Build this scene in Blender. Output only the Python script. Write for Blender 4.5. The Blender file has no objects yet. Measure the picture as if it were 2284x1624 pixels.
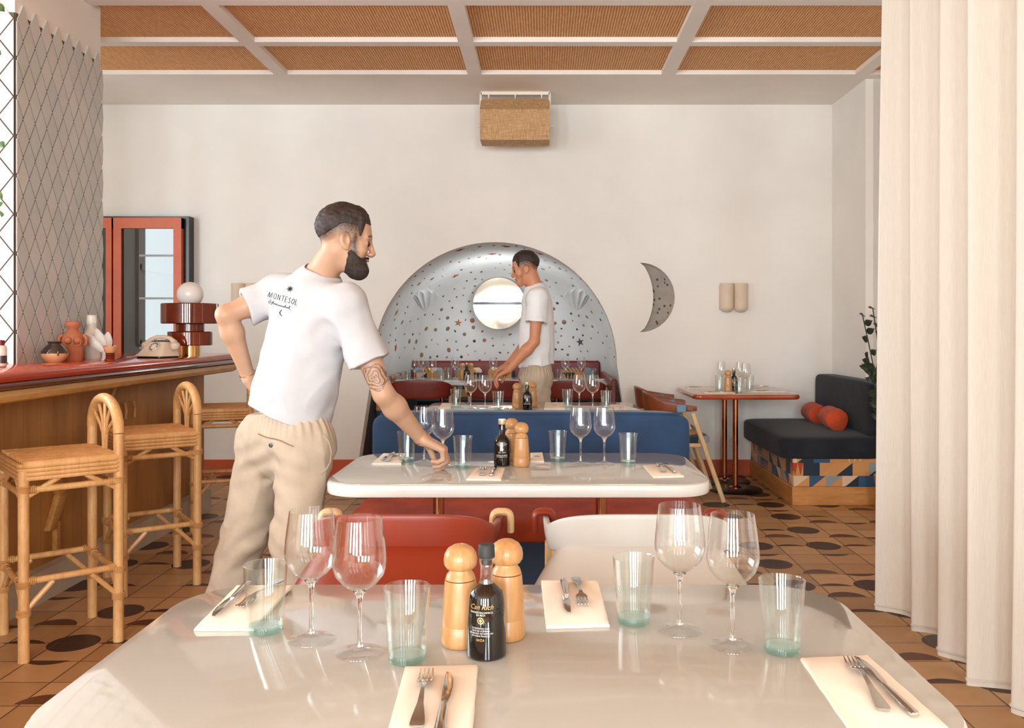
import bpy, math, random
import numpy as np
from mathutils import Vector, Matrix, geometry
from mathutils.bvhtree import BVHTree
random.seed(7); rng = np.random.default_rng(7)
C = bpy.context.scene.collection
PI = math.pi
# ---------------------------------------------------------------- camera, world, light, exposure
F = 1950.0; VX, VY = 1210.0, 730.0; EYE = 1.30
cam = bpy.data.cameras.new('camera'); cam.sensor_width = 36; cam.lens = 36*F/2284
cam.shift_x = -(VX-1142)/2284; cam.shift_y = -(812-VY)/2284
camo = bpy.data.objects.new('camera', cam); C.objects.link(camo)
camo.location = (0, 0, EYE); camo.rotation_euler = (PI/2, 0, 0)
cam.clip_start = .02; bpy.context.scene.camera = camo
sc = bpy.context.scene
sc.view_settings.view_transform = 'Standard'; sc.view_settings.look = 'None'
sc.view_settings.gamma = 1; sc.view_settings.use_curve_mapping = False
sc.view_settings.exposure = -0.1
w = bpy.data.worlds.new('sky'); sc.world = w; w.use_nodes = True
w.node_tree.nodes['Background'].inputs[0].default_value = (.93, .96, 1, 1)
w.node_tree.nodes['Background'].inputs[1].default_value = 1.6
cy = sc.cycles
cy.use_denoising = True; cy.denoiser = 'OPENIMAGEDENOISE'
cy.max_bounces = 10; cy.diffuse_bounces = 5; cy.glossy_bounces = 5; cy.transmission_bounces = 10
cy.transparent_max_bounces = 24; cy.caustics_reflective = False; cy.caustics_refractive = False
cy.sample_clamp_indirect = 6; cy.blur_glossy = .5
def area(name, loc, rot, sx, sy, power, col=(.81, .945, 1)):
    l = bpy.data.lights.new(name, 'AREA'); l.shape = 'RECTANGLE'; l.size = sx; l.size_y = sy
    l.energy = power; l.color = col
    o = bpy.data.objects.new(name, l); C.objects.link(o); o.location = loc; o.rotation_euler = rot
    return o
# daylight entering through the tall windows of the front wall (behind the camera); the side lamps are added
WIN = [(-3.55, .95), (-1.75, .95), (-.35, .95), (1.35, .95)]
for i, (wx, ww) in enumerate(WIN):
    area('window_and_fill_light', (wx, -4.5, 1.75), (PI/2, 0, 0), ww*.86, 2.3, 178)
area('window_and_fill_light', (3.25, 3.0, 1.8), (PI/2, 0, PI/2), 2.2, 2.2, 16, (.88, .96, 1))  # unseen lamp added to shine through the curtain; right wall has no opening
pl = bpy.data.lights.new('niche_fill_light', 'POINT'); pl.energy = 13; pl.shadow_soft_size = .15; pl.color = (.9, .97, 1)
plo = bpy.data.objects.new('niche_fill_light', pl); C.objects.link(plo); plo.location = (-.48, 9.3, 1.6)  # fill light added to brighten the niche, not the disc's own output
area('window_and_fill_light', (-4.6, 3.3, 2.0), (PI/2, 0, -PI/2), 3.4, 1.7, 210)  # lamp added before the solid left wall, for the bar side and cabinet pane
# ---------------------------------------------------------------- helpers
def P(px, py, Y): return Vector(((px-VX)/F*Y, Y, EYE-(py-VY)/F*Y))
def T(px, py, z=.75):
    Y = F*(EYE-z)/(py-VY); return Vector(((px-VX)/F*Y, Y, z))
def lin(c):
    c = [x/255 for x in c]
    return tuple((x/12.92 if x <= .04045 else ((x+.055)/1.055)**2.4) for x in c)+(1,)
class MB:
    def __init__(s): s.v = []; s.f = []; s.uv = None
    def add(s, vs, fs):
        n = len(s.v); s.v += [tuple(x) for x in vs]; s.f += [tuple(i+n for i in f) for f in fs]; return s
    def box(s, c, d, M=None, bev=0):
        hx, hy, hz = d[0]/2, d[1]/2, d[2]/2
        if bev:
            b = min(bev, hx*.99, hy*.99, hz*.99); vs = []; fs = []
            o = [(hx-b, hy), (hx, hy-b), (hx, -hy+b), (hx-b, -hy), (-hx+b, -hy), (-hx, -hy+b), (-hx, hy-b), (-hx+b, hy)]
            i_ = [(hx-b, hy-b), (hx-b, hy-b), (hx-b, -hy+b), (hx-b, -hy+b), (-hx+b, -hy+b), (-hx+b, -hy+b), (-hx+b, hy-b), (-hx+b, hy-b)]
            for z, q in ((-hz, i_), (-hz+b, o), (hz-b, o), (hz, i_)):
                vs += [(x, y, z) for x, y in q]
            for k in range(3):
                for j in range(8):
                    a, bb = k*8+j, k*8+(j+1) % 8; fs.append((a, a+8, bb+8, bb))
            fs.append(tuple(range(8))); fs.append(tuple(reversed(range(24, 32))))
        else:
            vs = [(x, y, z) for x in (-hx, hx) for y in (-hy, hy) for z in (-hz, hz)]
            fs = [(0, 1, 3, 2), (4, 6, 7, 5), (0, 4, 5, 1), (2, 3, 7, 6), (0, 2, 6, 4), (1, 5, 7, 3)]
        c = Vector(c)
        vs = [(M @ Vector(v) if M else Vector(v))+c for v in vs]
        return s.add(vs, fs)
    def tube(s, pts, r, n=10, closed=False, flat=1.0, up=None):
        pts = [Vector(p) for p in pts]; m = len(pts)
        rs = r if isinstance(r, (list, tuple)) else [r]*m
        vs = []; prev = None
        for i, p in enumerate(pts):
            if closed: t = (pts[(i+1) % m]-pts[i-1])
            else: t = pts[min(i+1, m-1)]-pts[max(i-1, 0)]
            if t.length < 1e-9: t = Vector((0, 0, 1))
            t.normalize()
            if prev is None:
                a = Vector(up) if up else (Vector((0, 0, 1)) if abs(t.z) < .9 else Vector((1, 0, 0)))
                u = (a-t*a.dot(t)).normalized()
            else:
                u = (prev-t*prev.dot(t)).normalized()
            prev = u; b = t.cross(u)
            for k in range(n):
                a = 2*PI*k/n
                vs.append(p+(u*math.cos(a)*flat+b*math.sin(a))*rs[i])
        fs = []
        for i in range(m if closed else m-1):
            for k in range(n):
                a = i*n+k; b2 = i*n+(k+1) % n; c = ((i+1) % m)*n+(k+1) % n; d = ((i+1) % m)*n+k
                fs.append((a, b2, c, d))
        if not closed:
            fs.append(tuple(reversed(range(n)))); fs.append(tuple(range((m-1)*n, m*n)))
        return s.add(vs, fs)
    def lathe(s, prof, n=32, c=(0, 0, 0), M=None, sx=1, sy=1):
        vs = []; fs = []; c = Vector(c); m = len(prof)
        for r, z in prof:
            for k in range(n):
                a = 2*PI*k/n; q = Vector((r*math.cos(a)*sx, r*math.sin(a)*sy, z)); vs.append((M @ q if M else q)+c)
        for i in range(m-1):
            for k in range(n):
                fs.append((i*n+k, i*n+(k+1) % n, (i+1)*n+(k+1) % n, (i+1)*n+k))
        if prof[0][0] > 1e-5: fs.append(tuple(reversed(range(n))))
        if prof[-1][0] > 1e-5: fs.append(tuple(range((m-1)*n, m*n)))
        return s.add(vs, fs)
    def prism(s, out, z0, z1, M=None, bev=0, c=(0, 0, 0)):
        """closed outline in xy, ccw, extruded z0..z1, with a small rounded edge"""
        n = len(out); c = Vector(c)
        cx = sum(p[0] for p in out)/n; cyy = sum(p[1] for p in out)/n
        def off(d):
            r = []
            for i in range(n):
                a = Vector(out[i-1]); b = Vector(out[i]); e = Vector(out[(i+1) % n])
                t = ((b-a).normalized()+(e-b).normalized())
                t = t.normalized() if t.length > 1e-6 else (e-b).normalized()
                r.append((b.x-t.y*d, b.y+t.x*d))
            return r
        if bev:
            h = bev; R = [(z0, off(h)), (z0+h*.3, off(h*.3)), (z0+h, out), (z1-h, out), (z1-h*.3, off(h*.3)), (z1, off(h))]
        else: R = [(z0, out), (z1, out)]
        vs = []; fs = []
        for z, q in R: vs += [(p[0], p[1], z) for p in q]
        for k in range(len(R)-1):
            for j in range(n):
                a = k*n+j; b = k*n+(j+1) % n; fs.append((a, b, b+n, a+n))
        fs.append(tuple(reversed(range(n)))); fs.append(tuple(range((len(R)-1)*n, len(R)*n)))
        vs = [(M @ Vector(v) if M else Vector(v))+c for v in vs]
        return s.add(vs, fs)
    def grid(s, fn, nu, nv, cu=False, cv=False):
        vs = [fn(i/(nu if cu else nu-1), j/(nv if cv else nv-1)) for i in range(nu) for j in range(nv)]
        fs = []
        for i in range(nu if cu else nu-1):
            for j in range(nv if cv else nv-1):
                a = i*nv+j; b = ((i+1) % nu)*nv+j; c = ((i+1) % nu)*nv+(j+1) % nv; d = i*nv+(j+1) % nv
                fs.append((a, b, c, d))
        return s.add(vs, fs)
    def build(s, name, mat, parent=None, smooth=True, loc=None):
        me = bpy.data.meshes.new(name); me.from_pydata(s.v, [], s.f); me.validate(); me.update()
        if smooth:
            for p in me.polygons: p.use_smooth = True
            try: me.set_sharp_from_angle(angle=math.radians(38))
            except Exception: pass
        me.materials.append(mat)
        o = bpy.data.objects.new(name, me); C.objects.link(o)
        if parent: o.parent = parent
        if loc is not None: o.location = loc
        return o
def rrect(x0, x1, y0, y1, r, n=10):
    out = []
    for cx, cyy, a0 in ((x1-r, y1-r, 0), (x0+r, y1-r, PI/2), (x0+r, y0+r, PI), (x1-r, y0+r, 1.5*PI)):
        for k in range(n+1):
            a = a0+PI/2*k/n; out.append((cx+r*math.cos(a), cyy+r*math.sin(a)))
    return out
def tag(o, label=None, cat=None, group=None, kind=None):
    if label: o['label'] = label
    if cat: o['category'] = cat
    if group: o['group'] = group
    if kind: o['kind'] = kind
    return o
def thing(name, label, cat, loc=(0, 0, 0), rz=0, group=None):
    o = bpy.data.objects.new(name, None); C.objects.link(o); o.empty_display_size = .05
    o.location = loc; o.rotation_euler = (0, 0, rz); return tag(o, label, cat, group)
KIDS = {}
def copy_tree(o, parent=None):
    c = o.copy(); C.objects.link(c)
    if parent: c.parent = parent
    for ch in list(o.children): copy_tree(ch, c)
    return c
USED = set()
def place(proto, loc, rz=0, label=None, group=None):
    """the prototype itself is used the first time, copies after that"""
    if proto.name in USED: o = copy_tree(proto)
    else: o = proto; USED.add(proto.name)
    o.location = (loc[0], loc[1], loc[2]+.0008); o.rotation_euler = (0, 0, rz)
    if label: o['label'] = label
    if group: o['group'] = group
    return o
# ---------------------------------------------------------------- materials
class NT:
    def __init__(s, name):
        s.m = bpy.data.materials.new(name); s.m.use_nodes = True; s.t = s.m.node_tree
        s.b = s.t.nodes['Principled BSDF']; s.out = s.t.nodes['Material Output']
    def n(s, typ, **kw):
        x = s.t.nodes.new(typ)
        for k, v in kw.items():
            if k.startswith('i_'): x.inputs[int(k[2:])].default_value = v
            else: setattr(x, k, v)
        return x
    def L(s, a, b): s.t.links.new(a, b)
    def val(s, x, sock):
        if hasattr(x, 'links') or hasattr(x, 'is_output'): s.L(x, sock)
        else: sock.default_value = x
    def m_(s, op, a, b=0.0, c=0.0):
        x = s.n('ShaderNodeMath', operation=op)
        s.val(a, x.inputs[0]); s.val(b, x.inputs[1]); s.val(c, x.inputs[2]); return x.outputs[0]
    def mix(s, f, a, b, blend='MIX'):
        x = s.n('ShaderNodeMix', data_type='RGBA', blend_type=blend)
        s.val(f, x.inputs[0]); s.val(a, x.inputs[6]); s.val(b, x.inputs[7]); return x.outputs[2]
    def noise(s, scale, detail=3, vec=None, rough=.5, dist=0):
        x = s.n('ShaderNodeTexNoise'); x.inputs['Scale'].default_value = scale; x.inputs['Detail'].default_value = detail
        x.inputs['Roughness'].default_value = rough; x.inputs['Distortion'].default_value = dist
        if vec is not None: s.L(vec, x.inputs['Vector'])
        return x.outputs[0]
    def obj(s, sc=(1, 1, 1), rot=(0, 0, 0)):
        c = s.n('ShaderNodeTexCoord'); mp = s.n('ShaderNodeMapping')
        mp.inputs['Scale'].default_value = sc; mp.inputs['Rotation'].default_value = rot
        s.L(c.outputs['Object'], mp.inputs[0]); return mp.outputs[0]
    def ramp(s, fac, stops, interp='LINEAR'):
        r = s.n('ShaderNodeValToRGB'); s.L(fac, r.inputs[0]); e = r.color_ramp; e.interpolation = interp
        while len(e.elements) < len(stops): e.elements.new(.5)
        for x, (p, c) in zip(e.elements, stops): x.position = p; x.color = c
        return r.outputs[0]
    def bump(s, h, strength=.3, dist=.01):
        x = s.n('ShaderNodeBump'); x.inputs['Strength'].default_value = strength; x.inputs['Distance'].default_value = dist
        s.L(h, x.inputs['Height']); s.L(x.outputs[0], s.b.inputs['Normal'])
    def col(s, c): s.val(c, s.b.inputs['Base Color'])
    def set(s, **kw):
        for k, v in kw.items(): s.b.inputs[k.replace('_', ' ')].default_value = v
        return s
def mat(name, c, rough=.5, metal=0, var=.06, scale=8, bump=0, bscale=60, bd=.002, sc=(1, 1, 1), coat=0, sheen=0, spec=.5, sub=0):
    t = NT(name); c = lin(c); v = t.obj(sc)
    nz = t.noise(scale, 4, v)
    d = tuple(x*(1-var*2.2) for x in c[:3])+(1,); l = tuple(min(1, x*(1+var*1.4)) for x in c[:3])+(1,)
    t.col(t.ramp(nz, [(.3, d), (.7, l)]))
    t.set(Roughness=rough, Metallic=metal, Coat_Weight=coat, Sheen_Weight=sheen)
    t.b.inputs['Specular IOR Level'].default_value = spec
    if sub: t.b.inputs['Subsurface Weight'].default_value = sub; t.b.inputs['Subsurface Radius'].default_value = (.02, .008, .004)
    if bump: t.bump(t.noise(bscale, 4, v), bump, bd)
    return t.m
def wood(name, c1, c2, rough=.4, scale=3, stretch=(12, 1, 1), coat=0, bump=.05, knots=False):
    t = NT(name); v = t.obj(stretch)
    a = t.noise(scale, 5, v, .6, .6); b = t.noise(scale*6, 3, v, .6)
    f = t.m_('ADD', t.m_('MULTIPLY', a, .7), t.m_('MULTIPLY', b, .3))
    col = t.ramp(f, [(.33, lin(c2)), (.5, lin([(x+y)/2 for x, y in zip(c1, c2)])), (.68, lin(c1))])
    t.col(col); t.set(Roughness=rough, Coat_Weight=coat, Coat_Roughness=.08); t.bump(f, bump, .004); return t.m
def glass(name, tint=(1, 1, 1, 1), base=.06, edge=.55):
    """thin clear glass: lets light pass, mirrors at grazing angles"""
    t = NT(name); t.t.nodes.remove(t.b)
    tr = t.n('ShaderNodeBsdfTransparent'); tr.inputs[0].default_value = tint
    gl = t.n('ShaderNodeBsdfGlossy'); gl.inputs['Roughness'].default_value = .015; gl.inputs[0].default_value = (1, 1, 1, 1)
    lw = t.n('ShaderNodeLayerWeight'); lw.inputs[0].default_value = .5
    f = t.m_('MINIMUM', t.m_('ADD', t.m_('MULTIPLY', t.m_('POWER', lw.outputs['Facing'], 3.2), edge), base), 1.0)
    mx = t.n('ShaderNodeMixShader'); t.L(f, mx.inputs[0]); t.L(tr.outputs[0], mx.inputs[1]); t.L(gl.outputs[0], mx.inputs[2])
    t.L(mx.outputs[0], t.out.inputs[0]); return t.m
def refr(name, c, rough=0.0, ior=1.45):
    t = NT(name); t.col(c); t.set(Roughness=rough, IOR=ior, Transmission_Weight=1.0); return t.m
M = {}
M['plaster'] = mat('plaster', (240, 234, 227), .85, var=.025, scale=1.6, bump=.25, bscale=14, bd=.006)
M['plaster2'] = mat('plaster_trim', (240, 232, 224), .7, var=.02, scale=2)
M['base_red'] = mat('baseboard_red', (196, 84, 40), .45, var=.06)
M['plinth'] = mat('stone_plinth', (196, 180, 158), .7, var=.06)
def cane():
    t = NT('cane_panel'); v = t.obj()
    wv = t.n('ShaderNodeTexWave'); wv.wave_type = 'BANDS'; wv.bands_direction = 'X'
    wv.inputs['Scale'].default_value = 17.5; wv.inputs['Distortion'].default_value = 1.2; wv.inputs['Detail'].default_value = 2; wv.inputs['Detail Scale'].default_value = .6
    t.L(v, wv.inputs[0])
    nz = t.noise(30, 3, t.obj((2, .5, 1)))
    f = t.m_('ADD', t.m_('MULTIPLY', wv.outputs[1], .6), t.m_('MULTIPLY', nz, .45))
    t.col(t.ramp(f, [(.2, lin((176, 114, 62))), (.55, lin((232, 168, 104))), (.9, lin((250, 204, 144)))])); t.set(Roughness=.7)
    t.bump(wv.outputs[1], .5, .006); return t.m
M['cane'] = cane()
def floor_mat():
    t = NT('cement_tile_floor'); c = t.n('ShaderNodeTexCoord'); sp = t.n('ShaderNodeSeparateXYZ'); t.L(c.outputs['Object'], sp.inputs[0])
    x, y = sp.outputs[0], sp.outputs[1]
    def cell(sz, ox, oy):
        a = t.m_('DIVIDE', t.m_('ADD', x, ox), sz); b = t.m_('DIVIDE', t.m_('ADD', y, oy), sz)
        fa, fb = t.m_('FLOOR', a), t.m_('FLOOR', b)
        cb = t.n('ShaderNodeCombineXYZ'); t.L(fa, cb.inputs[0]); t.L(fb, cb.inputs[1]); cb.inputs[2].default_value = ox*7+oy*3
        wn = t.n('ShaderNodeTexWhiteNoise'); t.L(cb.outputs[0], wn.inputs[0])
        lx = t.m_('MULTIPLY', t.m_('SUBTRACT', t.m_('SUBTRACT', a, fa), .5), sz); ly = t.m_('MULTIPLY', t.m_('SUBTRACT', t.m_('SUBTRACT', b, fb), .5), sz)
        return lx, ly, wn.outputs[0], wn.outputs[1]
    gx, gy, r0, c0 = cell(.2, 20, 20)
    nz = t.noise(9, 5, t.obj())
    base = t.mix(r0, lin((178, 136, 92)), lin((214, 172, 126)))
    base = t.mix(t.m_('MULTIPLY', nz, .5), base, lin((156, 116, 76)))
    def layer(base, lx, ly, r, shape, thr, colr):
        f = t.m_('MULTIPLY', shape, t.m_('GREATER_THAN', r, thr)); return t.mix(f, base, colr)
    def ell(lx, ly, a, b): return t.m_('LESS_THAN', t.m_('ADD', t.m_('POWER', t.m_('DIVIDE', lx, a), 2.0), t.m_('POWER', t.m_('DIVIDE', ly, b), 2.0)), 1.0)
    lx, ly, r, cc = cell(.4, 20.13, 20.2)
    dk = t.ramp(r, [(.0, lin((70, 44, 34))), (.6, lin((62, 42, 34))), (.8, lin((74, 56, 48)))], 'CONSTANT')
    base = layer(base, lx, ly, r, ell(lx, ly, .1, .1), .30, dk)
    lx, ly, r, cc = cell(.4, 20.33, 20.4)
    h = t.m_('MULTIPLY', ell(lx, ly, .095, .095), t.m_('GREATER_THAN', ly, .012))
    base = layer(base, lx, ly, r, h, .30, t.mix(r, lin((118, 74, 44)), lin((88, 50, 32))))
    lx, ly, r, cc = cell(.4, 20.33, 20.2)
    e = t.m_('MULTIPLY', ell(lx, t.m_('ADD', ly, .05), .1, .085), t.m_('GREATER_THAN', ly, -.01))
    base = layer(base, lx, ly, r, e, .32, lin((72, 38, 28)))
    lx, ly, r, cc = cell(.4, 20.13, 20.4)
    e = t.m_('MULTIPLY', ell(lx, t.m_('SUBTRACT', ly, .05), .1, .085), t.m_('LESS_THAN', ly, .01))
    base = layer(base, lx, ly, r, e, .42, lin((82, 46, 30)))
    gr = t.m_('MAXIMUM', t.m_('GREATER_THAN', t.m_('ABSOLUTE', gx), .0970), t.m_('GREATER_THAN', t.m_('ABSOLUTE', gy), .0975))
    base = t.mix(gr, base, lin((92, 68, 46))); t.col(base); t.set(Roughness=.42)
    t.b.inputs['Specular IOR Level'].default_value = .35
    hh = t.m_('SUBTRACT', t.m_('MULTIPLY', nz, .4), gr); t.bump(hh, .35, .004); return t.m
M['floor'] = floor_mat()
def diamond_mat():
    t = NT('diamond_tile'); g = t.n('ShaderNodeNewGeometry'); r = g.outputs['Random Per Island']
    nz = t.noise(7, 4, t.obj())
    a = t.ramp(r, [(0, lin((206, 207, 202))), (.3, lin((212, 209, 204))), (.6, lin((200, 204, 200))), (.85, lin((216, 213, 207)))], 'CONSTANT')
    t.col(t.mix(t.m_('MULTIPLY', nz, .35), a, lin((168, 170, 168)))); t.set(Roughness=.35); return t.m
M['tile'] = diamond_mat()
M['grout'] = mat('tile_grout', (96, 84, 74), .9)
M['ply'] = None
def ply():
    t = NT('bar_plywood'); v = t.obj((1, 2.2, .35)); a = t.noise(3, 5, v, .6, .5)
    c = t.n('ShaderNodeTexCoord'); sp = t.n('ShaderNodeSeparateXYZ'); t.L(c.outputs['Object'], sp.inputs[0])
    fl = t.m_('FRACT', t.m_('MULTIPLY', sp.outputs[1], 7.0)); ln = t.m_('LESS_THAN', fl, .03)
    col = t.ramp(a, [(.3, lin((150, 98, 44))), (.7, lin((190, 134, 70)))])
    t.col(t.mix(t.m_('MULTIPLY', ln, .35), col, lin((110, 66, 26)))); t.set(Roughness=.5); return t.m
M['ply'] = ply()
M['bar_edge'] = wood('pale_bar_edge_wood', (214, 164, 96), (176, 118, 56), .45, 2, (6, 1, 6))
M['bar_top'] = mat('glossy_red_bar_top', (184, 62, 28), .12, var=.12, scale=3, sc=(1, .2, 1))
M['rattan'] = wood('rattan', (232, 184, 128), (196, 142, 84), .42, 5, (3, 3, .8), bump=.1)
M['rattan_d'] = wood('rattan_binding', (222, 170, 112), (180, 126, 72), .5, 8, (2, 2, 6))
M['oak'] = wood('oak_mill', (212, 164, 110), (184, 128, 76), .4, 4, (10, 10, .9), coat=.25)
M['ash'] = wood('pale_ash', (232, 200, 152), (208, 170, 118), .45, 3, (6, 6, 1))
M['pine'] = wood('pine_plinth', (214, 156, 90), (180, 116, 56), .5, 2.2, (1, 1, 7))
M['table'] = mat('taupe_lacquer_tabletop', (184, 182, 175), .09, var=.012, scale=3, coat=.35, spec=.5)
M['table_rim'] = mat('white_table_edge', (236, 233, 228), .12, var=.01, coat=.4)
M['copper'] = mat('copper_tube', (196, 128, 92), .2, 1, var=.04)
M['iron'] = mat('dark_base_plate', (58, 42, 36), .3, .6, var=.08)
M['steel'] = mat('polished_steel', (200, 192, 184), .12, 1, var=.02)
M['linen_n'] = mat('napkin_paper', (252, 243, 230), .9, var=.01, bump=.1, bscale=220, bd=.0006)
M['ink'] = mat('grey_ink', (120, 110, 104), .8)
M['inkb'] = mat('black_ink', (28, 28, 32), .8)
M['blue_v'] = mat('blue_velvet', (32, 64, 100), .8, var=.12, scale=7, sheen=.15, bump=.12, bscale=30, bd=.004)
M['navy_v'] = mat('navy_velvet', (22, 27, 36), .9, var=.2, scale=7, sheen=.08, bump=.25, bscale=12, bd=.008)
M['navy_base'] = mat('navy_base', (28, 44, 68), .7)
M['rust_v'] = mat('rust_velvet', (176, 62, 22), .85, var=.16, scale=6, sheen=.05, bump=.15, bscale=20, bd=.004)
M['rust_c'] = mat('rust_cushion', (200, 72, 28), .85, var=.12, scale=9, sheen=.1, bump=.25, bscale=40, bd=.003)
M['red_l'] = mat('red_leather', (138, 46, 22), .38, var=.05, scale=5, bump=.12, bscale=300, bd=.0006)
M['white_l'] = mat('off_white_leather', (190, 186, 180), .45, var=.02, scale=5, bump=.1, bscale=300, bd=.0006)
M['brown_l'] = mat('brown_leather', (134, 68, 34), .35, var=.1, scale=5)
M['dred_l'] = mat('dark_red_leather', (120, 36, 22), .4, var=.08)
M['webbing'] = mat('blue_webbing', (120, 152, 178), .8, var=.1, bump=.3, bscale=260, bd=.001)
M['black'] = mat('black_lacquer', (22, 20, 20), .3)
M['red_paint'] = mat('orange_red_paint', (204, 92, 48), .45, var=.04)
M['mirror'] = mat('dark_glass_pane', (9, 9, 10), .02, 0, spec=.9)
M['moon'] = mat('shaded_moon_plaster', (172, 160, 148), .7, var=.06)  # darker than the wall plaster: shade of the recess put into the colour
M['disc'] = mat('polished_disc', (250, 236, 214), .1, 1, var=.01)
_b = M['disc'].node_tree.nodes['Principled BSDF']; _b.inputs['Emission Color'].default_value = (1, .88, .72, 1); _b.inputs['Emission Strength'].default_value = .32  # added emission stands in for window light mirrored by the disc
M['clear'] = glass('clear_glass', (.985, .99, .99, 1), .05, .8)
M['foot'] = glass('clear_glass_foot', (.985, .99, .99, 1), .05, .45)
M['clear_s'] = refr('clear_glass_solid', (1, 1, 1, 1))
M['tumb'] = glass('recycled_glass_wall', (.965, .99, .985, 1), .05, .75)
M['tumb_b'] = glass('green_glass_base', (.82, .95, .92, 1), .06, .3)
M['amber'] = mat('amber_glazed_ceramic', (120, 44, 16), .06, var=.25, scale=3)
M['brass'] = mat('brass_foot', (232, 178, 110), .15, 1)
M['opal'] = mat('opal_globe', (236, 230, 226), .25, var=.01, sub=.1)
M['terra'] = mat('terracotta', (200, 120, 84), .7, var=.08, bump=.15, bscale=60)
M['terra_l'] = mat('pale_terracotta', (222, 164, 116), .5, var=.08)
M['dglaze'] = mat('dark_glaze', (58, 46, 42), .15, var=.12, coat=.6)
M['cream_c'] = mat('white_ceramic', (236, 228, 216), .35, var=.02)
M['shellm'] = mat('shell_grey', (206, 196, 186), .35, var=.08)
M['phone'] = mat('cream_bakelite', (226, 206, 184), .22, var=.02, coat=.3)
M['rubber'] = mat('black_rubber', (48, 46, 46), .6)
M['bottle'] = mat('dark_bottle_glass', (18, 11, 9), .05, var=.1, coat=.5)
M['gold'] = mat('gold_ink', (226, 178, 116), .4, .4)
M['whitei'] = mat('white_ink', (236, 232, 224), .6)
M['goldcap'] = mat('pale_gold_cap', (232, 202, 160), .3, .5)
M['sconce'] = mat('beige_sconce', (222, 202, 178), .6, var=.03)
M['plastic'] = mat('white_plastic', (232, 226, 216), .4)
M['leaf'] = mat('dark_leaf', (44, 58, 36), .5, var=.2)
M['leaf2'] = mat('green_leaf', (92, 122, 70), .5, var=.2)
M['raffia'] = None
def raffia():
    t = NT('woven_raffia'); a = t.noise(26, 3, t.obj((8, 1, .6)), .6); b = t.noise(26, 3, t.obj((.6, 1, 8)), .6)
    f = t.m_('ADD', t.m_('MULTIPLY', a, .55), t.m_('MULTIPLY', b, .45))
    t.col(t.ramp(f, [(.35, lin((168, 122, 78))), (.65, lin((220, 180, 132)))])); t.set(Roughness=.75); t.bump(f, .4, .003); return t.m
M['raffia'] = raffia()
def curtain_mat():
    t = NT('linen_curtain'); v = t.obj((60, 60, 2.5)); f = t.noise(6, 3, v)
    c = t.ramp(f, [(.3, lin((222, 212, 200))), (.7, lin((230, 221, 210)))])
    t.col(c); t.set(Roughness=.9)
    tl = t.n('ShaderNodeBsdfTranslucent'); t.L(c, tl.inputs[0]); mx = t.n('ShaderNodeMixShader'); mx.inputs[0].default_value = .22
    t.L(t.b.outputs[0], mx.inputs[1]); t.L(tl.outputs[0], mx.inputs[2]); t.L(mx.outputs[0], t.out.inputs[0]); return t.m
M['curtain'] = curtain_mat()
def geo_fabric(name, sx=.12, sz=.095):
    t = NT(name); c = t.n('ShaderNodeTexCoord'); sp = t.n('ShaderNodeSeparateXYZ'); t.L(c.outputs['Object'], sp.inputs[0])
    xy = t.m_('ADD', sp.outputs[0], t.m_('MULTIPLY', sp.outputs[1], 1.0))
    b = t.m_('DIVIDE', t.m_('ADD', sp.outputs[2], 9.0), sz); fb = t.m_('FLOOR', b)
    a = t.m_('ADD', t.m_('DIVIDE', t.m_('ADD', xy, 30.0), sx), t.m_('MULTIPLY', fb, .37)); fa = t.m_('FLOOR', a)
    la, lb = t.m_('SUBTRACT', a, fa), t.m_('SUBTRACT', b, fb)
    cb = t.n('ShaderNodeCombineXYZ'); t.L(fa, cb.inputs[0]); t.L(fb, cb.inputs[1])
    wn = t.n('ShaderNodeTexWhiteNoise'); t.L(cb.outputs[0], wn.inputs[0])
    cb2 = t.n('ShaderNodeCombineXYZ'); t.L(fa, cb2.inputs[0]); t.L(fb, cb2.inputs[1]); cb2.inputs[2].default_value = 5
    wn2 = t.n('ShaderNodeTexWhiteNoise'); t.L(cb2.outputs[0], wn2.inputs[0])
    pal = [(0, lin((200, 142, 84))), (.2, lin((172, 68, 34))), (.36, lin((222, 190, 160))), (.5, lin((52, 86, 122))), (.60, lin((140, 152, 156))), (.74, lin((206, 148, 92))), (.9, lin((34, 48, 62)))]
    c1 = t.ramp(wn.outputs[0], pal, 'CONSTANT'); c2 = t.ramp(wn2.outputs[0], pal, 'CONSTANT')
    tri = t.m_('GREATER_THAN', la, lb)
    zig = t.m_('GREATER_THAN', t.m_('ABSOLUTE', t.m_('SUBTRACT', t.m_('FRACT', t.m_('MULTIPLY', la, 3.0)), .5)), t.m_('MULTIPLY', lb, .5))
    sel = t.m_('GREATER_THAN', wn2.outputs[0], .55); f = t.m_('ADD', t.m_('MULTIPLY', sel, tri), t.m_('MULTIPLY', t.m_('SUBTRACT', 1.0, sel), t.m_('MULTIPLY', zig, t.m_('LESS_THAN', wn2.outputs[0], .18))))
    t.col(t.mix(f, c1, c2)); t.set(Roughness=.85, Sheen_Weight=.1); t.bump(t.noise(300, 2), .2, .001); return t.m
M['geo'] = geo_fabric('geometric_woven_fabric')
# ---------------------------------------------------------------- the setting
def struct(name, mb, m, parent=None, smooth=False, loc=None):
    o = mb.build(name, m, parent, smooth, loc)
    if not parent: o['kind'] = 'structure'
    return o
WY = 7.7; WT = .15; XL, XR, YF, ZC = -4.7, 3.35, -4.6, 3.26
struct('floor', MB().box(((XL+XR)/2, 3.0, -.05), (XR-XL+.4, 15.4, .1)), M['floor'])
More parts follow.
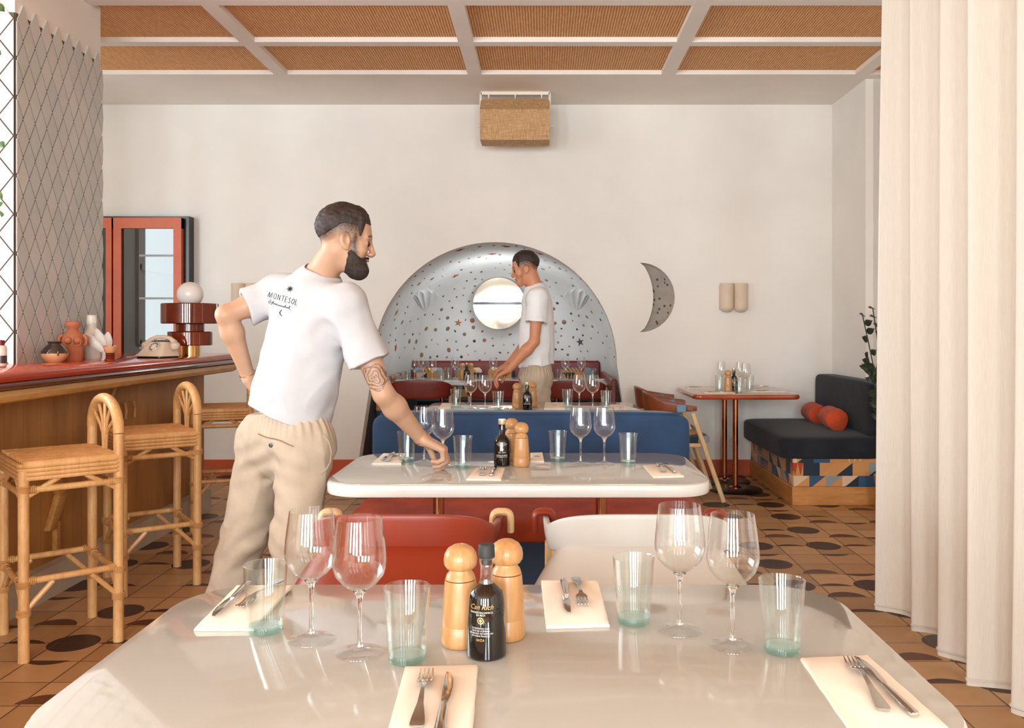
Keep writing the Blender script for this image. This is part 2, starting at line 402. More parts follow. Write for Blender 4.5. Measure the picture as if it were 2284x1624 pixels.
# back wall with the arched opening and the crescent
ACX, ACZ, AR = -.4186, .976, 1.074
def arch(n=40):
    pts = [(ACX-AR-.146, 0)]
    for k in range(n+1):
        a = PI*(1-k/n); pts.append((ACX+AR*math.cos(a), ACZ+AR*math.sin(a)))
    pts.append((ACX+AR+.146, 0)); return pts
AP = arch()
def crescent():
    s = WY/F; cx = lambda p: (p-VX)*s; cz = lambda p: EYE-(p-VY)*s; R1, R2 = 77.6, 132.0; o = []
    a1 = math.asin(77.5/R1); 
    for k in range(21):
        a = -PI/2+PI*k/20; o.append((cx(1427.5+77.6*math.cos(a)), cz(663.5-77.5*math.sin(a))))
    b = math.asin(77.5/R2)
    for k in range(1, 16):
        a = b-2*b*k/16; o.append((cx(1325+R2*math.cos(a)), cz(663.5-R2*math.sin(a))))
    return o
CR = crescent()
outer = [(XL, 0)]+AP+[(2.55, 0), (2.55, ZC+.1), (XL, ZC+.1)]
polys = [[Vector((x, z, 0)) for x, z in outer], [Vector((x, z, 0)) for x, z in CR]]
tris = geometry.tessellate_polygon(polys); flat = outer+CR
mb = MB(); mb.add([(x, WY, z) for x, z in flat], [t if ((Vector(flat[t[1]])-Vector(flat[t[0]])).cross(Vector(flat[t[2]])-Vector(flat[t[0]]))) > 0 else t[::-1] for t in tris])
def reveal(pts, closed):
    n = len(pts); vs = [(x, WY, z) for x, z in pts]+[(x, WY+WT, z) for x, z in pts]
    mb.add(vs, [(i, i+n, (i+1) % n+n, (i+1) % n) for i in range(n if closed else n-1)])
reveal(AP, False); reveal(CR, True)
struct('wall_back', mb, M['plaster'])
# apse behind the arch: curved, plastered, shells pressed into it
ND = 2.45
def niche_pt(u, v):
    k = u*(len(AP)-1); i = min(int(k), len(AP)-2); f = k-i
    x = AP[i][0]*(1-f)+AP[i+1][0]*f; z = AP[i][1]*(1-f)+AP[i+1][1]*f
    a = v*PI/2; d = ND*math.sin(a)**.42; s = max(math.cos(a), 0)**.32
    return (ACX+(x-ACX)*1.13*s, WY+WT+d, .85+(z-.85)*s*1.01)
nb = MB().grid(niche_pt, 61, 40)
M['niche'] = mat('niche_plaster', (226, 224, 222), .9, var=.04, scale=2.5, bump=.1, bscale=30, bd=.003)
niche = struct('wall_niche', nb, M['niche'], smooth=True)
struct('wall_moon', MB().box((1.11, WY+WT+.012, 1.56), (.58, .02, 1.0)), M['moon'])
NBVH = BVHTree.FromPolygons([Vector(v) for v in nb.v], nb.f)
# right wall with its pier, enclosing walls behind the camera
struct('wall_right', MB().box((2.65, 7.35, 1.68), (.2, .9, 3.36)).box((2.98, 6.95, 1.68), (.74, .1, 3.36)).box((XR+.05, 1.2, 1.68), (.1, 11.6, 3.36)), M['plaster'])
struct('wall_left', MB().box((XL-.05, 1.6, 1.68), (.1, 12.4, 3.36)), M['plaster'])
fw = MB(); xs = [XL]
for wx, ww in WIN: xs += [wx-ww/2, wx+ww/2]
xs.append(XR)
for i in range(0, len(xs), 2): fw.box(((xs[i]+xs[i+1])/2, YF-.06, 1.68), (xs[i+1]-xs[i], .12, 3.36))
for wx, ww in WIN:
    fw.box((wx, YF-.06, .25), (ww, .12, .5)); fw.box((wx, YF-.06, 3.16), (ww, .12, .4))
struct('wall_front', fw, M['plaster'])
for i, (wx, ww) in enumerate(WIN):
    f = MB()
    for x in (wx-ww/2+.03, wx+ww/2-.03, wx): f.box((x, YF-.03, 1.73), (.06 if x != wx else .05, .06, 2.46))
    for z in (.53, 2.93): f.box((wx, YF-.03, z), (ww, .05, .06))
    struct('window_%d' % (i+1), f, M['plaster2'])
f = MB()
for y in (1.6, 3.3, 5.0): f.box((XL+.02, y, 2.0), (.04, .07, 1.8))
for z in (1.12, 2.0, 2.88): f.box((XL+.02, 3.3, z), (.04, 3.4, .07))
struct('window_5', f, M['plaster2'])  # unseen bars added around the left lamp; the wall behind is solid
for s, a, b in (('left', XL, AP[0][0]), ('right', AP[-1][0], 1.84)):
    struct('baseboard_'+s, MB().box(((a+b)/2, WY-.01, .0675), (b-a, .02, .135)), M['base_red'])
# ceiling: plaster soffit, shallow white grid, cane panels
ce = struct('ceiling', MB().box(((XL+XR)/2, 1.5, 3.41), (XR-XL, 12.6, .1)).box(((XL+XR)/2, 7.26, 3.31), (XR-XL, .90, .1)).box((-4.1, 1.0, 3.31), (1.2, 11.6, .1)), M['plaster2'])
YB = [6.77-.77*k for k in range(16)]; XB = [-.527+1.5*k for k in (-2, -1, 0, 1, 2)]
ceil_l = -2.75
for y in YB: MB().box((-.1, y+.045, 3.278), (7.0, .09, .04)).build('ceiling_beam', M['plaster2'], ce, False)
for x in XB: MB().box((x, 1.1, 3.2785), (.104, 11.5, .0425)).build('ceiling_beam', M['plaster2'], ce, False)
pc = MB()
edges = [-3.55]+XB+[XR+.1]
for i in range(len(edges)-1):
    for j in range(15):
        x0, x1 = edges[i], edges[i+1]
        pc.add([(x0, YB[j+1], 3.292), (x1, YB[j+1], 3.292), (x1, YB[j], 3.292), (x0, YB[j], 3.292)], [(0, 3, 2, 1)])
pc.build('cane_panel', M['cane'], ce, False)['label'] = 'woven cane ceiling panels with fine ribs'
# tiled column behind the bar
CX, CY0, CY1 = -2.75, 4.556, 5.44
col = thing('tiled_column', 'plaster column clad in grey diamond tiles, standing behind the bar counter', 'column', (CX-.5, (CY0+CY1)/2, 0))
cl = (CX-.5, (CY0+CY1)/2)
MB().box((0, 0, 1.65), (1.0, CY1-CY0, 3.3)).build('column_core', M['plaster'], col, False)
db = MB(); dw, dh = .112, .204
def diamond(face, u, z, lo, hi):
    g = .0055 if face == 's' else .004; pts = [(0, dh/2-g*2), (-dw/2+g, 0), (0, -dh/2+g*2), (dw/2-g, 0)]
    vs = []
    for t in (.0, .012):
        for a, b in pts:
            a = min(max(u+a, lo), hi)-u
            if face == 's': vs.append((.5+t, u+a, z+b))
            else: vs.append((u+a*1.0, -(CY1-CY0)/2-t, z+b))
    db.add(vs, [(4, 5, 6, 7), (0, 4, 7, 3), (1, 5, 4, 0), (2, 6, 5, 1), (3, 7, 6, 2)] if face != 's' else [(4, 5, 6, 7), (0, 4, 7, 3), (1, 5, 4, 0), (2, 6, 5, 1), (3, 7, 6, 2)])
ZT = 3.01-dh/2; nu = 8
for r in range(28):
    for k in range(nu+1):
        z = ZT-r*dh/2
        if z < .1: continue
        u = -(CY1-CY0)/2+dw/2+(k if r % 2 == 0 else k-.5)*(CY1-CY0-.0)/nu
        if -(CY1-CY0)/2 <= u+.01 and u <= (CY1-CY0)/2+.05: diamond('s', u, z, -(CY1-CY0)/2, (CY1-CY0)/2+.012)
        u2 = .5-dw*1.35/2-(k if r % 2 == 0 else k-.5)*dw*1.35
dw0 = dw; dw = .16
for r in range(28):
    for k in range(6):
        z = ZT-r*dh/2
        u = .5-dw/2-(k if r % 2 == 0 else k-.5)*dw
        if z > .1 and -.5 < u-.01 and u <= .51: diamond('f', u, z, -.5, .5)
db.build('diamond_tiles', M['tile'], col, False)
gb = MB().box((.503, 0, 1.5), (.006, CY1-CY0, 2.88)).box((0, -(CY1-CY0)/2-.003, 1.5), (1.0, .006, 2.88))
gb.build('tile_bed', M['grout'], col, False)
# ---------------------------------------------------------------- curtain
def curtain():
    H0, H1 = .03, 3.26; N = 420; ys = []
    cb = MB(); zs = [H1-(H1-H0)*k/46 for k in range(47)]
    prof = []
    Y0, Y1 = 4.06, 1.2
    for i in range(N):
        t = i/(N-1); y = Y0+(Y1-Y0)*t
        prof.append((y, t))
    def fn(u, v):
        y = Y0+(Y1-Y0)*u; z = H1+(H0-H1)*v; d = (Y0-y)
        ph = d*27+1.3*math.sin(d*3.7+.6)+.35*math.sin(v*3+d*2)
        A = (.05+.022*v)*(.75+.35*math.sin(d*7.3+1.1)); x = A*math.sin(ph)+.022*math.sin(ph*.47+1+v*.6)+.012*math.sin(ph*1.9+2)*(1-.5*v)
        yy = y+.028*math.sin(ph*1.0+1.4)*(1-.3*v)-.02*v*math.sin(d*2)
        return (1.60+x+.035*(1-v)*0+(-.015)*v, yy+(.08*(v-1) if u < .02 else 0)*0, z+.008*math.sin(ph*.5)*(v > .99))
    cb.grid(fn, N, 47)
    t = thing('curtain', 'floor-length cream linen curtain hanging in deep folds along the right side', 'curtain')
    cb.build('curtain_cloth', M['curtain'], t)
    hb = MB()
    for dz in (0,):
        hb.tube([fn(i/(N-1), .993) for i in range(0, N, 2)], .006, 5)
    hb.build('hem', M['curtain'], t)
    MB().tube([(1.6, 1.1, 3.25), (1.6, 4.15, 3.25)], .012, 8).build('curtain_rail', M['plaster2'], t)
curtain()
# ---------------------------------------------------------------- tables
def white_table(label, x0, x1, y0, y1, z=.75, r=.13, legs=None, top=None, rim=None, name='dining_table', th=.034):
    cx, cyy = (x0+x1)/2, (y0+y1)/2
    t = thing(name, label, 'table', (cx, cyy, 0))
    o = rrect(x0-cx, x1-cx, y0-cyy, y1-cyy, r, 12)
    MB().prism(o, z-th, z-.003, bev=.012).build('table_edge', rim or M['table_rim'], t)
    oi = rrect(x0-cx+.006, x1-cx-.006, y0-cyy+.006, y1-cyy-.006, r, 12)
    MB().prism(oi, z-.006, z, bev=.0015).build('tabletop', top or M['table'], t)
    for lx, ly in (legs or []):
        p = MB().tube([(lx-cx, ly-cyy, .02), (lx-cx, ly-cyy, z-th)], .022, 24).build('pedestal', M['copper'], t)
        MB().lathe([(0, .0), (.21, .0), (.215, .006), (.2, .016), (.03, .022), (0, .022)], 36, (lx-cx, ly-cyy, 0)).build('base_plate', M['iron'], t)
        MB().lathe([(0, 0), (.05, 0), (.05, .006), (.024, .02), (0, .02)], 24, (lx-cx, ly-cyy, .02)).build('foot_collar', M['copper'], p)
    return t
white_table('nearest pale grey table with rounded corners, filling the bottom of the picture', -.735, .605, 1.12, 1.875, r=.15, legs=[(-.38, 1.5), (.25, 1.5)])
white_table('white-edged table the waiter reaches over, in front of the blue bench', -.785, .61, 3.06, 3.83, r=.14, legs=[(-.41, 3.45), (.232, 3.45)], th=.05)
white_table('pale table just behind the blue bench back', -.80, .665, 5.62, 6.42, r=.13, legs=[(-.4, 6.0), (.25, 6.0)], th=.04)
white_table('left white table inside the arched niche', -1.62, -.47, 8.72, 9.6, r=.1, legs=[(-1.05, 9.15)])
white_table('right white table inside the arched niche', -.455, .70, 8.72, 9.6, r=.1, legs=[(.15, 9.15)])
M['brown_top'] = mat('glossy_terracotta_top', (176, 128, 100), .1, var=.05, coat=.5)
M['brown_rim'] = mat('glossy_red_brown_rim', (158, 64, 30), .15, var=.08, coat=.5)
white_table('glossy red-brown table by the back wall with copper legs', 1.17, 2.0, 6.75, 7.62, z=.78, r=.06, legs=[(1.53, 7.35), (1.54, 6.98)], top=M['brown_top'], rim=M['brown_rim'], th=.04)
# ---------------------------------------------------------------- benches
def cushion(mb, c, d, r, puff=.01, n=14):
    """soft rounded box"""
    hx, hy, hz = d[0]/2, d[1]/2, d[2]/2
    def sp(u, v):
        a = 2*PI*u; b = -PI/2+PI*v; e = .22
        f = lambda w: math.copysign(abs(w)**e, w)
        x = f(math.cos(b))*f(math.cos(a)); y = f(math.cos(b))*f(math.sin(a)); z = f(math.sin(b))
        return (c[0]+hx*x, c[1]+hy*y, c[2]+hz*z+puff*(1-x*x)*(1-y*y)*(1 if z > 0 else -1))
    return mb.grid(sp, 64, 33, cu=True)
t = thing('bench', 'blue velvet bench with a rust seat, between the waiter\'s table and the table behind', 'bench', (-.06, 4.3, 0))
MB().box((0, -.06, .2), (1.6, .76, .3)).build('bench_base', M['navy_base'], t, False)
MB().box((0, -.02, .025), (1.5, .7, .05)).build('bench_plinth', M['pine'], t, False)
cushion(MB(), (0, -.115, .40), (1.66, .70, .105), .03).build('seat_cushion', M['rust_v'], t)
MB().box((0, .235, .475), (1.6, .02, .06), bev=.008).build('back_band', M['geo'], t)
bb = MB(); cushion(bb, (0, .30, .665), (1.655, .14, .39), .02, 0); bb.build('back_cushion', M['blue_v'], t)
MB().box((0, .40, .42), (1.6, .04, .8), bev=.01).build('back_panel', M['navy_base'], t)
MB().tube([(-.78, .235, .85), (.78, .235, .852)], .005, 6).build('piping', M['blue_v'], t)
# navy bench on the right
t = thing('bench', 'navy velvet corner bench on a pine plinth by the right wall', 'bench', (2.2, 7.03, 0))
bx0, bx1, by0, by1 = -.38, .34, -.66, .66
MB().box(((bx0+bx1)/2, 0, .068), (bx1-bx0, by1-by0, .135), bev=.004).build('pine_plinth', M['pine'], t)
MB().box(((bx0+bx1)/2, 0, .24), (bx1-bx0-.02, by1-by0-.02, .21), bev=.006).build('patterned_base', M['geo'], t)
cushion(MB(), (-.06, 0, .415), (.80, 1.34, .18), .06, .015).build('seat_cushion', M['navy_v'], t)
cushion(MB(), (.25, 0, .69), (.14, 1.3, .42), .04, .0).build('back_cushion', M['navy_v'], t)
def bolster(loc, L, r, rz, label):
    t = thing('bolster_cushion', label, 'cushion', loc, rz, 'rust bolsters on the navy bench')
    b = MB()
    def fn(u, v):
        a = 2*PI*u; x = (v-.5)*L; e = abs(v-.5)*2
        rr = r*(1-.35*max(0, e-.86)/.14)*(1+.05*math.sin(9*v+3*a)+.03*math.sin(23*v+a))
        if e > .99: rr = .001
        return (x*(1 if e < .9 else .985), rr*math.cos(a), rr*math.sin(a))
    b.grid(fn, 28, 30, cu=True); b.build('cushion_cover', M['rust_c'], t)
bolster((2.27, 7.29, .585), .42, .078, PI/2-.12, 'farther rust-coloured bolster on the navy bench')
bolster((2.27, 6.84, .59), .42, .082, PI/2-.12, 'nearer rust-coloured bolster on the navy bench')
# U-shaped banquette inside the niche
t = thing('banquette', 'dark red banquette with patterned fabric running round inside the arched niche', 'banquette', (ACX, 9.6, 0))
MB().box((0, .32, .2), (2.0, .36, .4)).box((-1.06, -.62, .2), (.2, 1.5, .4)).box((1.02, -.62, .2), (.2, 1.5, .4)).build('banquette_base', M['geo'], t, False)
cushion(MB(), (0, .3, .44), (2.1, .42, .1), .03).build('seat_cushion', M['navy_v'], t)
cushion(MB(), (-1.06, -.62, .46), (.2, 1.5, .12), .03).build('side_cushion', M['blue_v'], t)
cushion(MB(), (1.02, -.62, .46), (.2, 1.5, .12), .03).build('side_cushion', M['dred_l'], t)
MB().box((0, .44, .70), (2.16, .08, .43), bev=.02).build('back_panel', M['dred_l'], t)
for k, (xx, ww, mm) in enumerate(((-.88, .36, 'geo'), (-.42, .3, 'geo'), (-.05, .3, 'geo'), (.36, .34, 'navy_v'), (.82, .36, 'geo'))):
    MB().box((xx, .37, .66), (ww, .09, .36), bev=.03).build('back_pad', M[mm], t)
MB().box((-1.12, -.62, .66), (.06, 1.5, .3), bev=.01).build('side_panel', M['geo'], t); MB().box((1.09, -.62, .66), (.05, 1.5, .3), bev=.01).build('side_panel', M['dred_l'], t)
# ---------------------------------------------------------------- chairs
def chair(name, label, leather, loopm, seatm, loc, rz, group=None, shell=False, W=.255, D=.24, cat='chair', flare=.03):
    """faces local +y"""
    t = thing(name, label, cat, loc, rz, group)
    def path(s):      # s in -1..1, from left arm end round the back to the right arm end
        a = s*PI/2*1.0; e = .62
        x = W*math.copysign(abs(math.sin(a))**e, math.sin(a)); y = -D*abs(math.cos(a))**e
        ext = max(0, abs(s)-.8)/.2; return x, y+ext*(.2 if shell else .12)+.03
    def zz(s):
        k = abs(s)**2.2; top = .806-.09*k; bot = (.700-.035*k if shell else .63+.05*k); return bot, top
    b = MB(); n = 61; th = .02
    def fn(u, v):
        s = -1+2*u; x, y = path(s); bz, tz = zz(s); nx, ny = x/W, (y-.1)/D; l = math.hypot(nx, ny) or 1
        nx, ny = nx/l, ny/l
        a = v*2*PI; c = math.cos(a); sn = math.sin(a); f = lambda w, e: math.copysign(abs(w)**e, w)
        o = f(c, .5)*th/2; z = (bz+tz)/2+f(sn, .35)*(tz-bz)/2; lean = (tz-z)*-.12
        return (x+nx*(o+lean), y+ny*(o+lean), z)
    b.grid(fn, n, 20, cv=True); b.build('backrest', leather, t)
    if shell:
        b = MB()
        def fs(u, v):
            s = -1+2*u; x, y = path(s*.86); k = v; nx, ny = x/W, (y-.1)/D; l = math.hypot(nx, ny) or 1; nx, ny = nx/l, ny/l
            o = -.012+math.sin(min(1, k*1.15)*PI/2)**.8*(.035+.11*max(0, -ny)**1.2+flare*k)-.03*max(0, k-.7)
            z = .728-.24*k-.02*abs(s)**2*(1-k)-.09*abs(s)**5; return (x+nx*o, y+ny*o, z)
        b.grid(fs, 61, 18); b.build('lower_shell', leather, t)
        pts = [fn(i/60, .25) for i in range(4, 57)]
        MB().tube([(p[0], p[1], p[2]-.006) for p in pts], .003, 6).build('piping', leather, t)
    for s in (-1, 1):
        x, y = path(s*.97); bz, tz = zz(s*.97)
        if shell:   # bent strap looping over the arm end
            q = []
            for k in range(13):
                a = PI*k/12; f_ = lambda w_: math.copysign(abs(w_)**.6, w_); q.append((x+s*.006+f_(math.cos(a))*.027, y-.02, tz-.012+f_(math.sin(a))*.028))
            q = [(x+s*.006+.027, y-.02, bz+.01)]+q+[(x+s*.006-.027, y-.02, bz+.01)]
            MB().tube(q, .0115, 10, flat=1.9, up=(0, 1, 0)).build('arm_loop', loopm, t)
        else:
            MB().box((x+s*.004, y-.06, (bz+tz)/2), (.034, .07, tz-bz+.012), bev=.008).build('arm_strap', loopm, t)
            MB().box((x-s*.0, y+.005, (bz+tz)/2), (.02, .05, tz-bz-.01), bev=.004).build('arm_end', M['brown_l'], t)
    for s in (-1, 1):
        a, bq = Vector((s*(W-.008), .11, .66)), Vector((s*(W-.01), .34, 0)); d = bq-a
        for nm, A, B in (('front_leg', Vector((s*(W-.008), .12 if not shell else .08, .665)), Vector((s*(W-.01), .355 if not shell else .31, 0))), ('rear_leg', Vector((s*(W-.03), .0, .665)), Vector((s*(W-.03), -.20, 0)))):
            dd = (B-A); L = dd.length; R = dd.to_track_quat('Z', 'X').to_matrix(); mbx = MB()
            ang = math.atan2(dd.y, dd.z)
            Rm = Matrix.Rotation(-ang, 3, 'X')
            mbx.box((A+B)/2, (.024, .034, L), M=Rm, bev=.006)
            for i, v in enumerate(mbx.v):
                if v[2] < 0: mbx.v[i] = (v[0], v[1], 0.0)
            mbx.build(nm, M['ash'], t)
    MB().box((0, .03, .425), (2*W-.03, .40, .035), bev=.008).build('seat_frame', M['ash'], t)
    cushion(MB(), (0, .04, .462), (2*W-.03, .44, .055), .02, .008).build('seat', seatm, t)
    return t
chair('dining_chair', 'red leather chair tucked between the nearest table and the waiter\'s table', M['red_l'], M['ash'], M['red_l'], (-.385, 2.52, 0), 0, shell=True)
chair('dining_chair', 'off-white leather chair tucked in next to the red leather one', M['white_l'], M['red_l'], M['white_l'], (.265, 2.52, 0), 0, shell=True, flare=.055)
chair('dining_chair', 'nearer brown leather chair with blue straps at the red-brown table', M['brown_l'], M['webbing'], M['geo'], (.99, 6.72, 0), -PI/2)
chair('dining_chair', 'farther brown leather chair with blue straps, nearer the back wall', M['brown_l'], M['webbing'], M['geo'], (.99, 7.32, 0), -PI/2)
for x, l in ((-1.15, 'leftmost dark red chair at the niche tables, seen past the waiter\'s arm'), (-.42, 'middle dark red chair at the niche tables, behind the far waiter'), (.30, 'rightmost dark red chair at the niche tables')):
    chair('dining_chair', l, M['dred_l'], M['ash'], M['dred_l'], (x, 8.35, 0), 0, W=.30)
# ---------------------------------------------------------------- bar counter
t = thing('bar_counter', 'long plywood bar counter with a glossy red top along the left side', 'bar counter', (-2.42, 3.5, 0))
yf, yn = 6.25-3.5, .2-3.5
MB().box((-.30, (yf+yn)/2, .60), (.6, yf-yn, .98)).build('bar_front', M['ply'], t, False)
MB().box((-.27, (yf+yn)/2, .075), (.66, yf-yn-.05, .15)).build('bar_plinth', M['plinth'], t, False)
def bar_out(d): # outline with a rounded far end
    x1 = .235+d; x0 = -1.25; y1 = 6.42-3.5+d; r = .2
    o = [(x0, yn), (x1, yn)]
    for k in range(11): a = PI/2*k/10; o.append((x1-r+r*math.cos(a), y1-r+r*math.sin(a)))
    o.append((x0, y1)); return o
MB().prism(bar_out(0), 1.07, 1.11, bev=.016).build('bar_top', M['bar_top'], t)
MB().prism(bar_out(.012), 1.045, 1.072, bev=.01).build('top_moulding', mat('dark_red_moulding', (92, 26, 14), .2, coat=.5), t)
MB().prism(bar_out(.0), .985, 1.046, bev=.028).build('edge_rail', M['bar_edge'], t)
# carved wooden relief on the bar front (crescent brow, eye slats and a zigzag)
t = thing('wooden_relief', 'thin carved wooden face-like relief fixed to the bar front between the stools', 'relief', (-2.42, 5.0, .85))
q = [(0, math.cos(a)*.13, math.sin(a)*.17+.0) for a in [PI*k/16 for k in range(8, 17)]]
MB().tube([(.012, p[1]*.9, p[2]*.8) for p in q], .008, 8).build('crescent_brow', M['bar_edge'], t)
for k, y in enumerate((-.02, .06, .17)): MB().tube([(.012, y-.02, .02), (.012, y, -.03), (.012, y-.01, -.08)], .007, 6).build('eye_slat', M['bar_edge'], t)
t = thing('wooden_relief', 'chevron-shaped wooden relief on the bar front behind the nearest stool', 'relief', (-2.42, 4.33, .47))
MB().prism([(-.09, .14), (-.03, .14), (.08, 0), (-.03, -.16), (-.09, -.16), (0, 0)][::-1], 0, .03, M=Matrix(((0, 0, 1), (1, 0, 0), (0, 1, 0))), bev=.003).build('chevron', M['bar_edge'], t)
MB().box((.012, .0, .19), (.025, .03, .1)).build('upper_slat', M['bar_edge'], t); MB().box((.012, .0, -.2), (.025, .03, .14)).build('lower_slat', M['bar_edge'], t)
# ---------------------------------------------------------------- rattan stools
def stool(label, loc, rz):
    """seat origin at its centre, back at local -y (sitter faces +y)"""
    t = thing('bar_stool', label, 'bar stool', loc, rz, 'rattan bar stools'); w, d, H = .205, .172, .772
    sb = MB()
    for k in range(13):
        x = -w-.006+(2*w+.012)*k/12; sb.tube([(x, -d-.005, H-.008), (x, d+.005, H-.008+.002*random.random())], .0158, 10)
    s = sb.build('seat', M['rattan'], t)
    rb = MB()
    for k in range(4):
        z = H-.012-k*.0165; rb.tube([(p[0], p[1], z) for p in rrect(-w-.014, w+.014, -d-.014, d+.014, .03, 5)], .009, 8, closed=True)
    rb.build('seat_rim', M['rattan'], s)
    pts = [(-w, -d, .0), (-w, -d, .4), (-w, -d, .86)]
    for k in range(1, 12):
        a = PI-PI*k/12; pts.append((w*math.cos(a)*(1), -d, .86+.135*math.sin(a)**.85))
    pts += [(w, -d, .86), (w, -d, .4), (w, -d, 0)]
    MB().tube(pts[2:-2], .0215, 14).build('back_arch', M['rattan'], t)
    for i in range(5):
        u = (i-2)/2; a = PI/2-u*1.05
        e = (w*math.cos(a)*.9, -d, .865+.12*math.sin(a)) ; e = (e[0], e[1], e[2])
        MB().tube([(u*.018, -d, H-.0), (u*.03, -d, H+.07), (u*.075, -d, (H+e[2])/2+.03), e], .0065, 8).build('splat', M['rattan'], t)
    for sx in (-1, 1):
        for sy in (-1, 1):
            z1 = H-.03 if sy > 0 else .86
            MB().tube([(sx*(w+.004*sy), sy*(d), 0), (sx*w, sy*d, .3), (sx*w, sy*d, z1)], [.021, .020, .0205], 14).build('leg', M['rattan'], t)
    for z, nm in ((.645, 'upper_rail'), (.29, 'foot_rail')):
        for a, b in (((-w, -d), (w, -d)), ((-w, d), (w, d)), ((-w, -d), (-w, d)), ((w, -d), (w, d))):
            dz = .02 if a[0] == b[0] else 0
            o = MB().tube([(a[0], a[1], z+dz), (b[0], b[1], z+dz)], .0135, 10).build(nm, M['rattan'], t)
            for e in (0.07, .93):
                bd = MB()
                c = Vector((a[0], a[1], z+dz)).lerp(Vector((b[0], b[1], z+dz)), e); dd = (Vector((b[0], b[1], 0))-Vector((a[0], a[1], 0))).normalized()
                for q in range(5):
                    cc = c+dd*(q-2)*.0065; e1 = Vector((-dd.y, dd.x, 0))
                    bd.tube([cc+(e1*math.cos(g)+Vector((0, 0, 1))*math.sin(g))*.0155 for g in [2*PI*j/10 for j in range(10)]], .0035, 5, closed=True)
                bd.build('cane_binding', M['rattan_d'], o)
    for z0, dz in ((H-.065, -.075), (.30, -.11)):
        for a, b in (((-w, -d), (w, -d)), ((-w, d), (w, d)), ((-w, -d), (-w, d)), ((w, -d), (w, d))):
            A, B = Vector((a[0], a[1], 0)), Vector((b[0], b[1], 0))
            for p, q in ((A, B), (B, A)):
                m_ = p.lerp(q, .36 if z0 > .4 else .30)
                MB().tube([(p.x, p.y, z0+dz), (m_.x, m_.y, z0-.002)], .0105, 8).build('brace', M['rattan'], t)
    for sx in (-1, 1):
        for sy in (-1, 1):
            for z in (.67, .19, .30):
                bd = MB()
                for q in range(4): bd.tube([(sx*w+.024*math.cos(g), sy*d+.024*math.sin(g), z+(q-1.5)*.007) for g in [2*PI*j/12 for j in range(12)]], .0035, 5, closed=True)
                bd.build('cane_binding', M['rattan_d'], t)
    return t
# back edge runs from the right corner (nearer the aisle) to the far corner; sitter faces the bar
def stool_at(label, corner, ang):
    f = Vector((math.cos(ang), math.sin(ang), 0)); side = Vector((f.y, -f.x, 0))   # side = sitter's right
    c = Vector(corner)+f*.172
    # corner given = the rear corner nearest the aisle
    c = c+side*.205*(1 if side.y > 0 else -1)
    return stool(label, (c.x, c.y, 0), ang-PI/2)
stool_at('nearest rattan bar stool, at the left edge of the picture', (-1.755, 3.62, 0), math.radians(221))
stool_at('second rattan bar stool along the bar', (-1.745, 4.42, 0), math.radians(216))
stool_at('farthest rattan bar stool, partly hidden by the waiter\'s hip', (-1.90, 5.68, 0), math.radians(198))
# ---------------------------------------------------------------- tableware prototypes
def make_wine():
    t = thing('wine_glass', 'wine glass', 'wine glass', group=None)
    MB().lathe([(0, .0), (.036, .0), (.0412, .0012), (.041, .002), (.030, .004), (.012, .0075), (.006, .012), (.0042, .020), (.0036, .05), (.0038, .085), (.0062, .098), (.012, .105), (.0, .108)][6:], 40).build('stem', M['clear_s'], t)
    MB().lathe([(0, .0), (.036, .0), (.0412, .0012), (.041, .002), (.030, .004), (.012, .0075), (.006, .012), (.0042, .020)], 44).build('foot', M['foot'], t)
    pr = [(0, .1065), (.013, .107), (.028, .117), (.040, .131), (.0452, .147), (.0458, .158), (.0445, .175), (.0415, .2), (.0375, .2275), (.0368, .2280), (.0405, .2), (.0436, .175), (.0449, .158), (.0443, .1475), (.039, .132), (.027, .1185), (.0125, .1085), (0, .108)]
    MB().lathe(pr, 48).build('bowl', M['clear'], t); return t
def make_tumbler():
    t = thing('tumbler', 'tumbler', 'tumbler')
    MB().lathe([(.0305, .0095), (.0325, .03), (.0385, .118), (.0392, .1215), (.0378, .1225), (.0365, .119), (.0307, .03), (.0285, .0125)], 44).build('glass_wall', M['tumb'], t)
    MB().lathe([(0, 0), (.028, 0), (.0302, .002), (.0306, .010), (.0302, .013), (.02, .0105), (0, .010)], 44).build('glass_base', M['tumb_b'], t); return t
def make_mill():
    t = thing('pepper_mill', 'mill', 'mill')
    MB().lathe([(0, 0), (.031, 0), (.0335, .004), (.0335, .012), (.0325, .035), (.0322, .0355), (.0325, .037), (.0305, .07), (.0275, .108), (.0268, .112), (0, .112)], 40).build('body', M['oak'], t)
    MB().lathe([(0, .112), (.0262, .1135), (.024, .121), (.0195, .127), (.0195, .130), (.024, .132), (.0283, .1385), (.0292, .147), (.0275, .157), (.022, .166), (.012, .172), (0, .1735)], 40).build('head', M['oak'], t)
    return t
def text_mesh(body, size, shear=0, spacing=1.0):
    cu = bpy.data.curves.new('lettering', 'FONT'); cu.body = body; cu.size = size; cu.align_x = 'CENTER'; cu.align_y = 'CENTER'
    cu.shear = shear; cu.resolution_u = 3; cu.space_character = spacing
    ob = bpy.data.objects.new('lettering', cu); me = bpy.data.meshes.new_from_object(ob)
    v = [tuple(x.co) for x in me.vertices]; f = [tuple(p.vertices) for p in me.polygons]
    bpy.data.objects.remove(ob); bpy.data.meshes.remove(me); return v, f
def wrap(mb, body, size, z, rad, shear=0, spacing=1.0, a0=0):
    """lettering wrapped on the bottle's -y side"""
    v, f = text_mesh(body, size, shear, spacing); out = []
    for x, y, _ in v:
        r = rad(z+y); a = x/r+a0-PI/2; out.append((r*math.cos(a), r*math.sin(a), z+y))
    mb.add(out, f)
